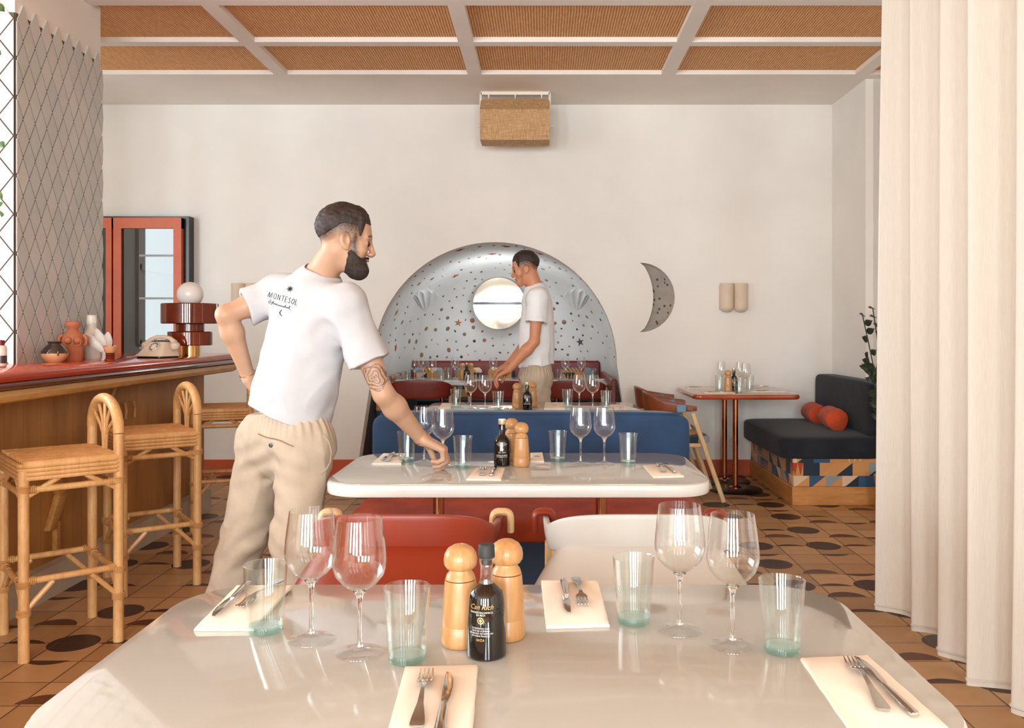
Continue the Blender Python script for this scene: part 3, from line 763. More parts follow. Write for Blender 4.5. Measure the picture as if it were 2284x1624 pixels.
def emblem(mb, z, r0, rad, a0=0):
    for ra, rb in ((r0*.72, r0), (0, r0*.45)):
        n = 24; vs = []
        for k in range(n):
            for q in (ra, rb):
                x, y = q*math.cos(2*PI*k/n), q*math.sin(2*PI*k/n); r = rad(z+y); a = x/r+a0-PI/2; vs.append((r*math.cos(a), r*math.sin(a), z+y))
        mb.add(vs, [(2*k, 2*k+1, (2*k+3) % (2*n), (2*k+2) % (2*n)) for k in range(n)])
def make_bottle(kind):
    t = thing('condiment_bottle', 'bottle', 'bottle')
    if kind == 'vinegar':
        prof = [(0, 0), (.031, 0), (.0335, .003), (.0335, .02), (.0322, .06), (.0295, .098), (.027, .108), (.018, .116), (.0125, .121), (0, .121)]
        MB().lathe(prof, 44).build('body', M['bottle'], t)
        MB().lathe([(.0125, .1205), (.0105, .13), (.0104, .150), (.0118, .153), (.0118, .163), (.0100, .163), (.0098, .153), (.0086, .150), (.0088, .13), (.0105, .1205)], 32).build('neck', M['clear'], t)
        MB().lathe([(0, .152), (.0097, .152), (.0097, .160), (0, .160)], 24).build('stopper', M['black'], t)
        MB().lathe([(0, .1635), (.0138, .1635), (.0142, .166), (.0136, .1835), (.012, .1855), (0, .1855)], 32).build('cap', M['rubber'], t)
        rad = lambda z: .0338-(.0013*(z-.02)/.04 if z < .06 else .0013+.0027*(z-.06)/.038)+.0001
        g, wi = MB(), MB(); a0 = -.25
        wrap(g, 'Can Rich', .0115, .088, rad, .35, 1.0, a0); wrap(g, 'IBIZA', .0055, .035, rad, 0, 1.1, a0); emblem(g, .0665, .0055, rad, a0)
        for i, s in enumerate(('VINAGRE BALSAMICO', 'DE IBIZA')): wrap(wi, s, .0042, .0795-.0042*i, rad, 0, 1.0, a0)
        for i, s in enumerate(('ELABORADO CON', 'VINO DE LA TIERRA', 'ENVEJECIDO EN BARRICAS', 'DE ROBLE FRANCES')): wrap(wi, s, .0036, .054-.0041*i, rad, 0, 1.0, a0)
    else:
        prof = [(0, 0), (.0305, 0), (.033, .003), (.033, .05), (.0305, .098), (.0275, .106), (.0155, .119), (.0125, .123), (.0125, .165), (0, .165)]
        MB().lathe(prof, 44).build('body', M['bottle'], t)
        MB().lathe([(0, .163), (.0145, .163), (.0152, .1645), (.0155, .181), (.0148, .183), (0, .183)], 32).build('cap', M['goldcap'], t)
        rad = lambda z: .0332-(0 if z < .05 else .0025*(z-.05)/.048)
        wi, g = MB(), MB()
        for i, s in enumerate(('VIRGEN EXTRA', 'PRODUCTO ECOLOGICO', 'PRIMERA PRENSADA', 'DE IBIZA')): wrap(wi, s, .0042, .092-.0044*i, rad)
        wrap(wi, 'Can Rich', .0085, .054, rad, .35); wrap(wi, 'ACEITE DE IBIZA', .0072, .043, rad, 0, .9)
        wi.add([( rad(.037)*math.cos(a-PI/2), rad(.037)*math.sin(a-PI/2), z) for a in [(-.72+.09*k) for k in range(17)] for z in (.0362, .0372)], [(2*k, 2*k+2, 2*k+3, 2*k+1) for k in range(16)])
        emblem(g, .066, .0068, rad)
    g.build('gold_print', M['gold'] if kind == 'vinegar' else M['whitei'], t, False); wi.build('white_print', M['whitei'], t, False)
    return t
def make_fork():
    t = thing('fork', 'fork', 'fork'); b = MB(); L = .19
    prof = [(-.095, .008, .0022), (-.09, .0105, .0022), (-.07, .0092, .003), (-.03, .0045, .006), (.01, .0028, .0095), (.035, .0042, .0085), (.045, .0105, .006), (.052, .0122, .005)]
    th = .0011
    vs = []; n = len(prof)
    for y, w_, z in prof: vs += [(-w_, y, z), (w_, y, z), (w_, y, z+th*2), (-w_, y, z+th*2)]
    fs = [(i*4+k, i*4+(k+1) % 4, i*4+4+(k+1) % 4, i*4+4+k) for i in range(n-1) for k in range(4)]+[(3, 2, 1, 0), tuple((n-1)*4+k for k in range(4))]
    b.add(vs, fs); b.build('handle', M['steel'], t)
    tb = MB()
    for k in range(4):
        x = (k-1.5)*.0066; tb.tube([(x*.98, .05, .0062), (x, .065, .0035), (x, .08, .0032), (x*.95, .098, .0065)], [.0019, .0018, .0017, .0009], 6)
    tb.build('tines', M['steel'], t); return t
def make_knife():
    t = thing('table_knife', 'knife', 'knife'); b = MB()
    b.lathe([(0, -.105), (.006, -.104), (.0078, -.095), (.007, -.05), (.0052, -.01), (.0045, 0), (0, 0)], 14, (0, 0, .005), M=Matrix.Rotation(-PI/2, 3, 'X') @ Matrix.Scale(.55, 3, (0, 1, 0)))
    b.build('handle', M['steel'], t)
    o = [(-.004, -.004), (.0048, -.004), (.0085, .02), (.0105, .055), (.0095, .085), (.004, .108), (-.003, .112), (-.005, .06)]
    MB().prism(o, .0040, .0056, bev=.0006).build('blade', M['steel'], t); return t
wine, tumb, mill = make_wine(), make_tumbler(), make_mill()
vin, oil, fork, knife = make_bottle('vinegar'), make_bottle('oil'), make_fork(), make_knife()
def put(proto, loc, label, rz=0, g=None): return place(proto, loc, rz, label, g)
G = 'wine glasses set on the tables'; GT = 'water tumblers set on the tables'; GM = 'wooden mills on the tables'
GC = 'cutlery laid on the napkins'
# nearest table
for (px, py), l in (((694, 1428), 'left-hand wine glass of the left pair on the nearest table'), ((802, 1458), 'right-hand wine glass of the left pair on the nearest table'),
                    ((1516, 1408), 'left-hand wine glass of the right pair on the nearest table'), ((1634, 1443), 'right-hand wine glass of the right pair on the nearest table')):
    put(wine, T(px, py), l, 0, G)
for (px, py), l in (((592, 1409), 'tumbler standing on the left napkin\'s edge, nearest table'), ((908, 1474), 'tumbler just left of the wooden mills, nearest table'),
                    ((1413, 1389), 'tumbler beside the far napkin on the nearest table'), ((1744, 1454), 'rightmost tumbler on the nearest table')):
    put(tumb, T(px, py), l, random.random()*6, GT)
put(mill, T(1027, 1437), 'wooden mill left of the vinegar bottle on the nearest table', .5, GM)
put(mill, T(1130, 1421), 'wooden mill behind and right of the vinegar bottle, nearest table', 2, GM)
put(vin, T(1085, 1461), 'dark balsamic vinegar bottle with a black cap on the nearest table')
# waiter's table
for (px, py), l in (((946, 1031), 'wine glass behind the waiter\'s hand, left of its pair'), ((988, 1040), 'wine glass the waiter is holding by its foot'),
                    ((1295, 1035), 'left-hand wine glass on the right half of the waiter\'s table'), ((1348, 1035), 'right-hand wine glass on the right half of the waiter\'s table')):
    put(wine, T(px, py), l, 0, G)
for (px, py), l in (((907, 1029), 'tumbler behind the waiter\'s wrist'), ((1032, 1043), 'tumbler just right of the waiter\'s hand'),
                    ((1244, 1028), 'tumbler left of the right-hand pair of wine glasses on the waiter\'s table'), ((1401, 1035), 'tumbler at the right end of the waiter\'s table')):
    put(tumb, T(px, py), l, random.random()*6, GT)
put(mill, T(1163, 1040), 'front wooden mill on the waiter\'s table', 1, GM)
put(mill, T(1141, 1027), 'rear wooden mill on the waiter\'s table, half hidden by the other', 2.6, GM)
put(oil, T(1120, 1038), 'dark olive oil bottle with a gold cap on the waiter\'s table', 0, 'olive oil bottles')
# table behind the blue bench
for (px, py), l in (((1050, 911), 'left-hand wine glass of the left pair behind the blue bench'), ((1082, 912), 'right-hand wine glass of the left pair behind the blue bench'),
                    ((1292, 911), 'left-hand wine glass of the right pair behind the blue bench'), ((1322, 912), 'right-hand wine glass of the right pair behind the blue bench')):
    put(wine, T(px, py), l, 0, G)
for (px, py), l in (((1017, 908), 'leftmost tumbler on the table behind the blue bench'), ((1111, 914), 'tumbler left of the mills behind the blue bench'),
                    ((1266, 908), 'tumbler right of the far waiter on the table behind the blue bench'), ((1352, 912), 'rightmost tumbler on the table behind the blue bench')):
    put(tumb, T(px, py), l, random.random()*6, GT)
put(mill, T(1153, 912), 'left wooden mill on the table behind the blue bench', 1, GM)
put(mill, T(1188, 908), 'right wooden mill on the table behind the blue bench', 2, GM)
put(oil, T(1176, 914), 'dark olive oil bottle on the table behind the blue bench', 0, 'olive oil bottles')
# niche tables: x in pixels at that depth
def NP(px, Y): return Vector(((px-VX)/F*Y, Y, .75))
for px, Y, l in ((925, 8.95, 'leftmost wine glass in the niche'), (944, 9.35, 'second wine glass from the left in the niche'), (964, 8.9, 'third wine glass from the left in the niche'),
                 (1015, 9.4, 'wine glass beside the mills in the niche'), (1100, 9.3, 'wine glass left of the far waiter in the niche'), (1261, 9.3, 'wine glass right of the far waiter in the niche'), (1297, 9.4, 'rightmost wine glass in the niche')):
    put(wine, NP(px, Y), l, 0, G)
for px, Y, l in ((908, 8.86, 'leftmost tumbler in the niche'), (984, 8.88, 'tumbler in front of the others, left part of the niche'), (1000, 9.25, 'tumbler just left of the mills in the niche'),
                 (1114, 8.9, 'tumbler by the far waiter\'s hand in the niche'), (1250, 8.9, 'tumbler right of the far waiter in the niche'), (1322, 9.1, 'rightmost tumbler in the niche')):
    put(tumb, NP(px, Y), l, 0, GT)
put(mill, NP(1031, 9.15), 'left wooden mill on the niche table', 0, GM); put(mill, NP(1050, 9.15), 'right wooden mill on the niche table', 1, GM)
put(oil, NP(1041, 9.0), 'dark olive oil bottle between the mills in the niche', 0, 'olive oil bottles')
# red-brown table
def BP(px, Y): return Vector(((px-VX)/F*Y, Y, .78))
for px, Y, l in ((1609, 7.45, 'leftmost wine glass on the red-brown table'), (1651, 7.3, 'middle wine glass on the red-brown table'), (1663, 7.1, 'rightmost wine glass on the red-brown table')):
    put(wine, BP(px, Y), l, 0, G)
for px, Y, l in ((1604, 7.2, 'leftmost tumbler on the red-brown table'), (1648, 6.92, 'front tumbler on the red-brown table'), (1672, 7.22, 'rightmost tumbler on the red-brown table')):
    put(tumb, BP(px, Y), l, 0, GT)
put(mill, BP(1624, 7.08), 'wooden mill on the red-brown table', 0, GM); put(oil, BP(1637, 7.22), 'dark bottle behind the mill on the red-brown table', 0, 'olive oil bottles')
# ---------------------------------------------------------------- napkins and cutlery
def napkin(pts, label, z=.75, h=.006, logo=False):
    """folded paper napkin from its four corners"""
    c = sum((Vector(p) for p in pts), Vector())/4; c.z = z
    t = thing('napkin', label, 'napkin', c, 0, 'folded paper napkins')
    q = [(p[0]-c.x, p[1]-c.y) for p in pts]
    a = sum(q[i][0]*q[(i+1) % 4][1]-q[(i+1) % 4][0]*q[i][1] for i in range(4))
    if a < 0: q = q[::-1]
    b = MB(); n = 10
    for L_ in range(3):
        out = []
        for i in range(4):
            A, B = Vector(q[i]), Vector(q[(i+1) % 4])
            for k in range(n):
                p = A.lerp(B, k/n)*(1-.006*L_); p += Vector((math.sin(k*2.1+i+L_*2), math.cos(k*1.7+i*2+L_)))*.0006; out.append((p.x, p.y))
        b.prism(out, h*L_/3+.0002, h*(L_+1)/3, bev=.0008)
    cl = b.build('napkin_layers', M['linen_n'], t)
    if logo:
        lg = MB(); u = .013
        lg.box((0, .0, h+.0004), (u*2, .0022, .0002)); lg.box((0, u*1.1, h+.0004), (u*1.4, .0022, .0002))
        for k in (-1, -.33, .33, 1): lg.box((k*u*.8, u*.55, h+.0004), (.0025, u*1.1, .0002))
        lg.add([(-u*1.2, u*1.3, h+.0005), (u*1.2, u*1.3, h+.0005), (0, u*2.1, h+.0005)], [(0, 1, 2)]); lg.build('printed_crest', M['ink'], t, False)
    return t
def lay(proto, a, b, label, z=.7563):
    """laid from handle end a to tip b"""
    a, b = Vector(a), Vector(b); d = b-a; c = (a+b)/2
    put(proto, (c.x, c.y, z), label, math.atan2(d.y, d.x)-PI/2, GC)
napkin([T(432, 1409), T(528, 1311), T(652, 1311), T(566, 1409)], 'napkin under the leftmost knife and fork on the nearest table')
lay(knife, T(560, 1305), T(470, 1394), 'knife on the left napkin of the nearest table')
lay(fork, T(632, 1300), T(530, 1370), 'fork seen through the leftmost tumbler, nearest table')
napkin([T(856, 1668), T(903, 1494), T(1066, 1490), T(1052, 1668)], 'napkin at the bottom centre of the picture on the nearest table')
lay(fork, T(925, 1660), T(955, 1496), 'fork on the bottom centre napkin')
lay(knife, T(975, 1680), T(1001, 1508), 'knife on the bottom centre napkin')
napkin([T(1785, 1474), T(1935, 1468), T(2118, 1632), T(1905, 1650)], 'napkin at the right end of the nearest table')
lay(fork, T(1985, 1618), T(1887, 1470), 'fork on the right napkin of the nearest table')
lay(knife, T(2040, 1612), T(1913, 1486), 'knife on the right napkin of the nearest table')
napkin([T(1218, 1404), T(1207, 1300), T(1334, 1301), T(1360, 1400)], 'square napkin at the far edge of the nearest table')
lay(knife, T(1257, 1302), T(1270, 1380), 'knife on the far napkin of the nearest table')
lay(fork, T(1286, 1303), T(1300, 1357), 'fork on the far napkin of the nearest table')
napkin([T(829, 1037), T(855, 1014), T(905, 1014), T(895, 1037)], 'napkin at the left end of the waiter\'s table')
lay(knife, T(880, 1014), T(850, 1034), 'knife on the left napkin of the waiter\'s table'); lay(fork, T(862, 1034), T(884, 1018), 'fork on the left napkin of the waiter\'s table')
napkin([T(1040, 1072), T(1062, 1046), T(1126, 1047), T(1118, 1073)], 'napkin in front of the olive oil bottle on the waiter\'s table')
lay(fork, T(1074, 1073), T(1079, 1040), 'fork in front of the olive oil bottle'); lay(knife, T(1094, 1070), T(1105, 1044), 'knife in front of the olive oil bottle')
napkin([T(1457, 1067), T(1434, 1041), T(1497, 1040), T(1526, 1065)], 'napkin at the right end of the waiter\'s table')
lay(fork, T(1482, 1062), T(1468, 1037), 'fork on the right napkin of the waiter\'s table'); lay(knife, T(1506, 1060), T(1482, 1040), 'knife on the right napkin of the waiter\'s table')
napkin([T(1183, 1033), T(1183, 1013), T(1210, 1012), T(1214, 1032)], 'printed napkin right of the mills on the waiter\'s table', logo=True)
napkin([T(1213, 914), T(1216, 899), T(1258, 899), T(1262, 914)], 'printed napkin behind the blue bench, left of the tumbler', logo=True)
napkin([T(1352, 922), T(1360, 904), T(1394, 904), T(1404, 922)], 'napkin at the right end of the table behind the blue bench')
lay(fork, T(1389, 924), T(1384, 907), 'fork at the right end of the table behind the blue bench')
napkin([T(1118, 926), T(1124, 912), T(1148, 912), T(1150, 926)], 'napkin beside the left mill behind the blue bench')
lay(fork, T(1137, 926), T(1136, 909), 'fork beside the left mill behind the blue bench')
napkin([T(978, 912), T(986, 901), T(1008, 901), T(1006, 912)], 'napkin at the left end of the table behind the blue bench')
for (x0, x1, Y, dp), l in (((1532, 1594, 7.42, .16), 'napkin at the far left of the red-brown table'), ((1572, 1640, 6.86, .14), 'napkin at the near left of the red-brown table'),
                       ((1676, 1752, 7.0, .16), 'napkin at the near right of the red-brown table'), ((1676, 1702, 7.52, .1), 'napkin at the far right of the red-brown table')):
    a, b = BP(x0, Y), BP(x1, Y); napkin([a, b, b+Vector((0, dp*.5, 0)), a+Vector((0, dp*.5, 0))], l, .78)
    lay(knife if '7.4' in str(Y) or 'near' in l else fork, a.lerp(b, .2)+Vector((0, .03, 0)), a.lerp(b, .9)+Vector((0, .035, 0)), l.replace('napkin', 'cutlery piece on the napkin'), .7863)
for (x0, x1, Y), l in (((868, 902, 8.95), 'napkin at the left end of the niche tables'), ((930, 975, 8.8), 'napkin under the left group of glasses in the niche'), ((1326, 1370, 9.1), 'napkin at the right end of the niche tables')):
    a, b = NP(x0, Y), NP(x1, Y); napkin([a, b, b+Vector((0, .1, 0)), a+Vector((0, .1, 0))], l)
# ---------------------------------------------------------------- things on the bar
BZ = 1.11
def BT(px, Y): return Vector(((px-VX)/F*Y, Y, BZ))
t = thing('clay_pot', 'round clay pot with a dark glazed upper half on the bar', 'pot', BT(122, 4.74))
MB().lathe([(0, 0), (.036, 0), (.048, .01), (.0645, .032), (.067, .048), (.066, .055)], 40).lathe([(0, .05), (.06, .05)], 40).build('clay_body', M['terra_l'], t)
MB().lathe([(.0672, .048), (.066, .060), (.05, .082), (.034, .097), (.032, .102), (.038, .110), (.036, .113), (.030, .108), (.028, .100), (0, .09)], 40).build('glazed_shoulder', M['dglaze'], t)
MB().tube([(.045, -.05, .06), (.047, -.052, .045), (.046, -.051, .036)], [.005, .004, .002], 8).build('glaze_drip', M['dglaze'], t)
def torso(name, label, loc, mt, prof, rz, arms, neck_sq=False):
    t = thing(name, label, 'vase', loc, rz); MB().lathe(prof, 40, sx=1, sy=.85).build('body', mt, t)
    for s in (-1, 1):
        MB().lathe([(.0, -.022), (.012, -.018), (.02, -.008), (.0215, .0), (.019, .012), (.01, .02), (0, .022)], 20, (s*.023, -.043, .115)).build('breast', mt, t)
        if arms: MB().tube([(s*.052, 0, .148), (s*.068, -.004, .13), (s*.068, -.01, .10), (s*.058, -.02, .085)], [.009, .009, .008, .006], 10).build('arm', mt, t)
    return t
t = torso('torso_vase', 'terracotta vase shaped like a bust, on the bar beside the clay pot', BT(162, 4.95), M['terra'], [(0, 0), (.047, 0), (.052, .01), (.053, .05), (.055, .09), (.056, .12), (.048, .15), (.032, .168), (.026, .177), (.03, .187), (.038, .195), (.041, .207), (.038, .22), (.03, .224), (.014, .222), (.012, .21), (0, .2)], .5, True)
MB().tube([(.02+.022*math.cos(a), -.062, .115+.03*math.sin(a)) for a in [PI*.95+PI*1.1*k/12 for k in range(13)]], .003, 6).build('incised_line', M['terra'], t)
t = torso('torso_vase', 'white ceramic bust-shaped vase with a tall neck, on the bar', BT(205, 5.18), M['cream_c'], [(0, 0), (.047, 0), (.051, .008), (.052, .08), (.054, .11), (.052, .135), (.036, .165), (.027, .182), (.026, .20), (.031, .212), (.029, .235), (.027, .255), (.029, .262), (.024, .262), (.02, .25), (0, .24)], .7, False)
MB().lathe([(0, -.012), (.008, -.006), (.01, .003), (0, .012)], 12, (.012, -.026, .222)).build('nose', M['cream_c'], t)
t = thing('cup', 'small brown ribbed cup with a cream petal rim on the bar', 'cup', BT(246, 4.98))
MB().lathe([(0, 0), (.032, 0), (.030, .008), (.024, .012), (.026, .018), (.022, .024), (.026, .031), (.022, .038), (.026, .044), (0, .045)], 32).build('ribbed_foot', M['amber'], t)
b = MB(); b.grid(lambda u, v: ((.024+.016*v**.6+.003*math.sin(5*2*PI*u)*v)*math.cos(2*PI*u), (.024+.016*v**.6+.003*math.sin(5*2*PI*u)*v)*math.sin(2*PI*u), .043+.04*v+.005*v*math.sin(5*2*PI*u+1)), 50, 8, cu=True); b.build('petal_bowl', M['terra_l'], t)
t = thing('shell_fan', 'grey shell-like blades rising from behind the brown cup', 'shell ornament', BT(233, 5.05)+Vector((.0, .0, 0)))
MB().lathe([(0, 0), (.02, 0), (.014, .01), (.012, .05), (0, .055)], 20).build('stem', M['shellm'], t)
for k, (a, L_) in enumerate(((-.75, .15), (-.3, .145), (.15, .12))):
    b = MB(); d = Vector((math.sin(a), -.15, math.cos(a))).normalized(); s_ = Vector((math.cos(a), .2, -math.sin(a)))
    b.grid(lambda u, v: tuple(Vector((0, 0, .045))+d*L_*v+s_*(.028*math.sin(PI*min(1, v*.95+.03))**.7*math.cos(2*PI*u))+Vector((0, 1, 0))*(.006*math.sin(2*PI*u)*math.sin(PI*v)+.012*k)), 16, 14, cu=True)
    b.build('blade', M['shellm'], t)
# telephone
t = thing('rotary_telephone', 'cream rotary dial telephone standing on the bar', 'telephone', BT(352, 5.42), -.35)
hb = MB(); hb.prism(rrect(-.10, .10, -.085, .085, .03, 6), 0, .012, bev=.003); hb.build('base_tray', M['black'], t)
b = MB()
def ph(u, v):
    q = rrect(-1, 1, -1, 1, .3, 6); k = u*len(q); i = int(k) % len(q); p = q[i]; s = 1-.42*v**1.3; sy = 1-.5*v**1.1
    return (p[0]*.104*s, p[1]*.088*sy+.030*v, .012+.085*v+(.0))
n_ = len(rrect(-1, 1, -1, 1, .3, 6))
b.grid(ph, n_, 10, cu=True); k0 = 9; b.add([ph(i/n_, 1) for i in range(n_)], [tuple(range(n_))]); b.build('housing', M['phone'], t)
dl = MB(); Rm = Matrix.Rotation(math.radians(52), 3, 'X'); dc = Vector((0.015, -.045, .068))
body = t
d = MB().lathe([(0, 0), (.035, 0), (.036, .003), (.034, .006), (0, .006)], 32, dc, Rm).build('dial', M['phone'], t)
for k in range(10):
    a = 2*PI*k/12; c_ = dc+Rm @ Vector((.026*math.cos(a), .026*math.sin(a), .0062)); MB().lathe([(0, 0), (.0048, 0), (.0048, .0006), (0, .0006)], 12, c_, Rm).build('finger_hole', M['black'], d)
MB().lathe([(0, 0), (.014, 0), (.013, .002), (0, .002)], 20, dc+Rm @ Vector((0, 0, .006)), Rm).build('dial_centre', M['plastic'], d)
h = MB().tube([(-.115, .03, .085), (-.085, .03, .112), (-.04, .032, .128), (.02, .033, .130), (.07, .032, .120), (.105, .03, .095)], [.02, .0135, .0125, .0125, .0135, .018], 16).build('handset', M['phone'], t)
for x in (-.118, .108): MB().lathe([(0, -.03), (.020, -.028), (.029, -.014), (.029, .004), (.020, .014), (0, .018)], 24, (x, .03, .082)).build('earpiece', M['phone'], h)
MB().tube([(-.13, .03, .06), (-.16, .02, .03), (-.185, .0, .008), (-.15, -.06, .006), (-.17, -.08, .006)], .0045, 8).build('cord', M['phone'], t)
# lamp
t = thing('table_lamp', 'brown stacked-ring ceramic lamp with an opal globe at the far end of the bar', 'lamp', BT(424, 5.72))
MB().lathe([(0, 0), (.062, 0), (.062, .074), (0, .074)], 40).build('brass_foot', M['brass'], t)
for r, z0, z1 in ((.138, .072, .162), (.088, .16, .215), (.178, .213, .345)):
    MB().lathe([(0, z0), (r-.006, z0), (r, z0+.005), (r, z1-.005), (r-.006, z1), (0, z1)], 48).build('ceramic_ring', M['amber'], t)
MB().lathe([(0, .33)]+[(.083*math.sin(a), .405-.083*math.cos(a)*.98) for a in [PI*k/24 for k in range(4, 25)]], 40).build('opal_globe', M['opal'], t)
# small jar at the picture's left edge, and a trailing plant
t = thing('storage_jar', 'small pale jar with dark contents at the very left end of the bar', 'jar', BT(1, 4.32))
MB().lathe([(0, 0), (.026, 0), (.028, .004), (.028, .085), (.024, .1), (0, .1)], 28).build('jar_body', M['cream_c'], t)
MB().lathe([(.0285, .012), (.0287, .05), (.0285, .05)], 28).build('dark_contents', M['dglaze'], t)
MB().lathe([(0, .1), (.018, .1), (.02, .125), (0, .128)], 20).build('jar_lid', mat('red_lid', (120, 26, 30), .4), t)
def leaf(mb, c, d, n_, L_, W_):
    d = Vector(d).normalized(); s_ = d.cross(Vector(n_)).normalized(); u = s_.cross(d)
    prof = [(0, 0), (.15, .75), (.4, 1), (.7, .7), (1, 0)]; vs = []
    for a, w_ in prof: vs += [Vector(c)+d*L_*a-s_*W_*w_+u*.15*L_*a*a*-1, Vector(c)+d*L_*a+u*(.08*L_*math.sin(a*3)), Vector(c)+d*L_*a+s_*W_*w_-u*.15*L_*a*a]
    fs = []
    for i in range(4): fs += [(i*3, i*3+3, i*3+4, i*3+1), (i*3+1, i*3+4, i*3+5, i*3+2)]
    mb.add(vs, fs)
t = thing('trailing_ivy', 'trailing ivy hanging at the picture\'s left edge in front of the bright tiles', 'plant', (-2.688, 4.3, 3.22))
v = MB(); lv = MB(); pts = []
for k in range(30):
    z = -.25-k*.042; pts.append((.02*math.sin(k*.8)-.012, .02*math.cos(k), z))
v.tube(pts, .0025, 6)
for k in range(2, 30, 1):
    p = pts[k]; a = random.random()*6; leaf(lv, p, (math.cos(a)*.8, math.sin(a)*.6, -.6), (0, -1, .3), .045, .02)
v.build('vine_stem', M['leaf2'], t); lv.build('leaves', M['leaf2'], t)
MB().lathe([(0, -.22), (.05, -.22), (.065, -.12), (.066, -.1), (0, -.11)], 24).build('hanging_pot', M['terra'], t); MB().tube([(0, 0, .03), (0, 0, -.1)], .002, 5).build('hanger', M['iron'], t)
t = thing('potted_plant', 'dark-leaved plant at the curtain\'s edge by the navy bench', 'plant', (2.46, 6.12, 0))
MB().lathe([(0, 0), (.1, 0), (.13, .24), (.135, .26), (.12, .26), (0, .22)], 28).build('plant_pot', M['terra'], t)
lv = MB(); sb = MB()
for k in range(11):
    a = random.random()*6.28; lean = .06+.12*random.random(); H = .75+.55*random.random()
    pp = [(math.cos(a)*lean*q, math.sin(a)*lean*q*.5, .2+H*q) for q in (0, .3, .6, .85, 1)]; 
    if k < 6: pp = [(-(abs(x)+.05*q*q), y, z) for (x, y, z), q in zip(pp, (0, .3, .6, .85, 1))]
    sb.tube(pp, .004, 6)
    for q in range(9):
        w_ = .35+.65*q/8; i = min(3, int(w_*4)); p = Vector(pp[i]).lerp(Vector(pp[i+1]), w_*4-i); b_ = random.random()*6.28
        leaf(lv, p, (math.cos(b_), math.sin(b_), .3), (0, -1, .2), .085, .026)
sb.build('stems', M['leaf'], t); lv.build('leaves', M['leaf'], t)
# ---------------------------------------------------------------- on the back wall
def W(px, py, Y=WY): return P(px, py, Y)
# drinks cabinet
t = thing('drinks_cabinet', 'tall black cabinet with orange-red door frames and dark glass, behind the bar', 'cabinet', (-3.6, 7.6, 0))
def cx(px): return (px-VX)/F*7.52+3.6
ztop = 1.3+250*7.52/F
MB().box((cx(300), .045, ztop/2), (cx(408)-cx(180), .11, ztop)).build('carcass', M['black'], t, False)
for x0, x1 in ((182, 246), (250, 402)):
    a, b_ = cx(x0), cx(x1); fr = MB(); fwid = .068 if x1 > 300 else .05; zt = ztop-.02; zb = .12
    fr.box((a+fwid/2, -.035, (zt+zb)/2), (fwid, .05, zt-zb)); fr.box((b_-fwid/2, -.035, (zt+zb)/2), (fwid, .05, zt-zb))
    fr.box(((a+b_)/2, -.035, zt-.045), (b_-a, .049, .09)); fr.box(((a+b_)/2, -.035, zb+.045), (b_-a, .049, .09))
    d = fr.build('door', M['red_paint'], t, False)
    MB().box(((a+b_)/2, -.03, (zt+zb)/2), (b_-a-.08, .012, zt-zb-.1)).build('glass_pane', M['mirror'], d, False)
M['shelfm'] = mat('grey_shelf', (120, 116, 112), .3)
for z in (1.92, 1.55, 1.12):
    MB().box((cx(345), -.038, z), (cx(384)-cx(305), .006, .018)).build('shelf', M['shelfm'], t, False)
# wicker loudspeaker
t = thing('wall_speaker', 'raffia-covered loudspeaker box hung from the ceiling above the arch', 'speaker', (-.227, 7.3, 2.98))
a = MB(); o = [(.12, .215), (-.02, .217), (-.16, .10), (-.13, -.143), (.12, -.143)]
a.add([(x, y, z) for x in (-.285, .285) for y, z in o], [(0, 1, 2, 3, 4), (9, 8, 7, 6, 5)]+[(i, i+5, (i+1) % 5+5, (i+1) % 5) for i in range(5)])
a.build('raffia_box', M['raffia'], t, False)
br = MB(); br.box((0, -.01, .266), (.57, .05, .026)).box((-.283, -.01, .22), (.008, .05, .10)).box((.283, -.01, .22), (.008, .05, .10)); br.build('bracket', M['plaster2'], t, False)
for s in (-1, 1):
    MB().box((s*.2925, -.01, .12), (.008, .03, .30)).build('bracket_arm', M['plaster2'], t, False)
    MB().lathe([(0, 0), (.014, 0), (.014, .03), (0, .03)], 16, (s*.286, -.01, -.0), Matrix.Rotation(s*PI/2, 3, 'Y')).build('knob', M['plastic'], t)
for x in (-.22, 0, .22): MB().lathe([(0, 0), (.008, 0), (.002, -.035), (0, -.036)], 10, (x, -.03, .255)).build('pin', M['plaster2'], t)
# sconces
def sconce(x, label):
    z0, z1 = 1.3+(730-632)*7.68/F, 1.3-(697-730)*-7.68/F
    z1 = 1.3+(730-697)*7.68/F
    t = thing('wall_sconce', label, 'wall lamp', (x, WY, z0), 0, 'twin beige wall lamps'); h = z0-z1; r = .0615
    for s in (-1, 1):
        b = MB(); n = 14
        prof = [(r*.55, 0), (r*.97, -.001), (r, -.004), (r, -h+r*.8)]+[(r*math.cos(a), -h+r*.8-r*.8*math.sin(a)) for a in [PI/2*k/6 for k in range(1, 7)]]
        vs = []
        for rr, z in prof:
            for k in range(n+1):
                a = PI+PI*k/n; vs.append((s*.0615+rr*math.cos(a), rr*math.sin(a)-.03, z))
        b.add(vs, [(i*(n+1)+k, i*(n+1)+k+1, (i+1)*(n+1)+k+1, (i+1)*(n+1)+k) for i in range(len(prof)-1) for k in range(n)])
        b.box((s*.0615, -.015, -h/2), (2*r, .03, h-.05)); b.build('half_round_shade', M['sconce'], t)
    MB().box((0, -.01, -h*.45), (.2, .02, h*.7)).build('back_plate', M['sconce'], t)
sconce((1638-VX)/F*7.64, 'twin half-round beige wall lamp right of the crescent opening')
sconce((545-VX)/F*7.64, 'twin half-round beige wall lamp half hidden behind the waiter\'s shoulder')
t = thing('power_socket', 'white double power socket low on the back wall behind the copper legs', 'socket', W(1638, 986)+Vector((0, -.004, 0)))
Rx = Matrix.Rotation(PI/2, 3, 'X')
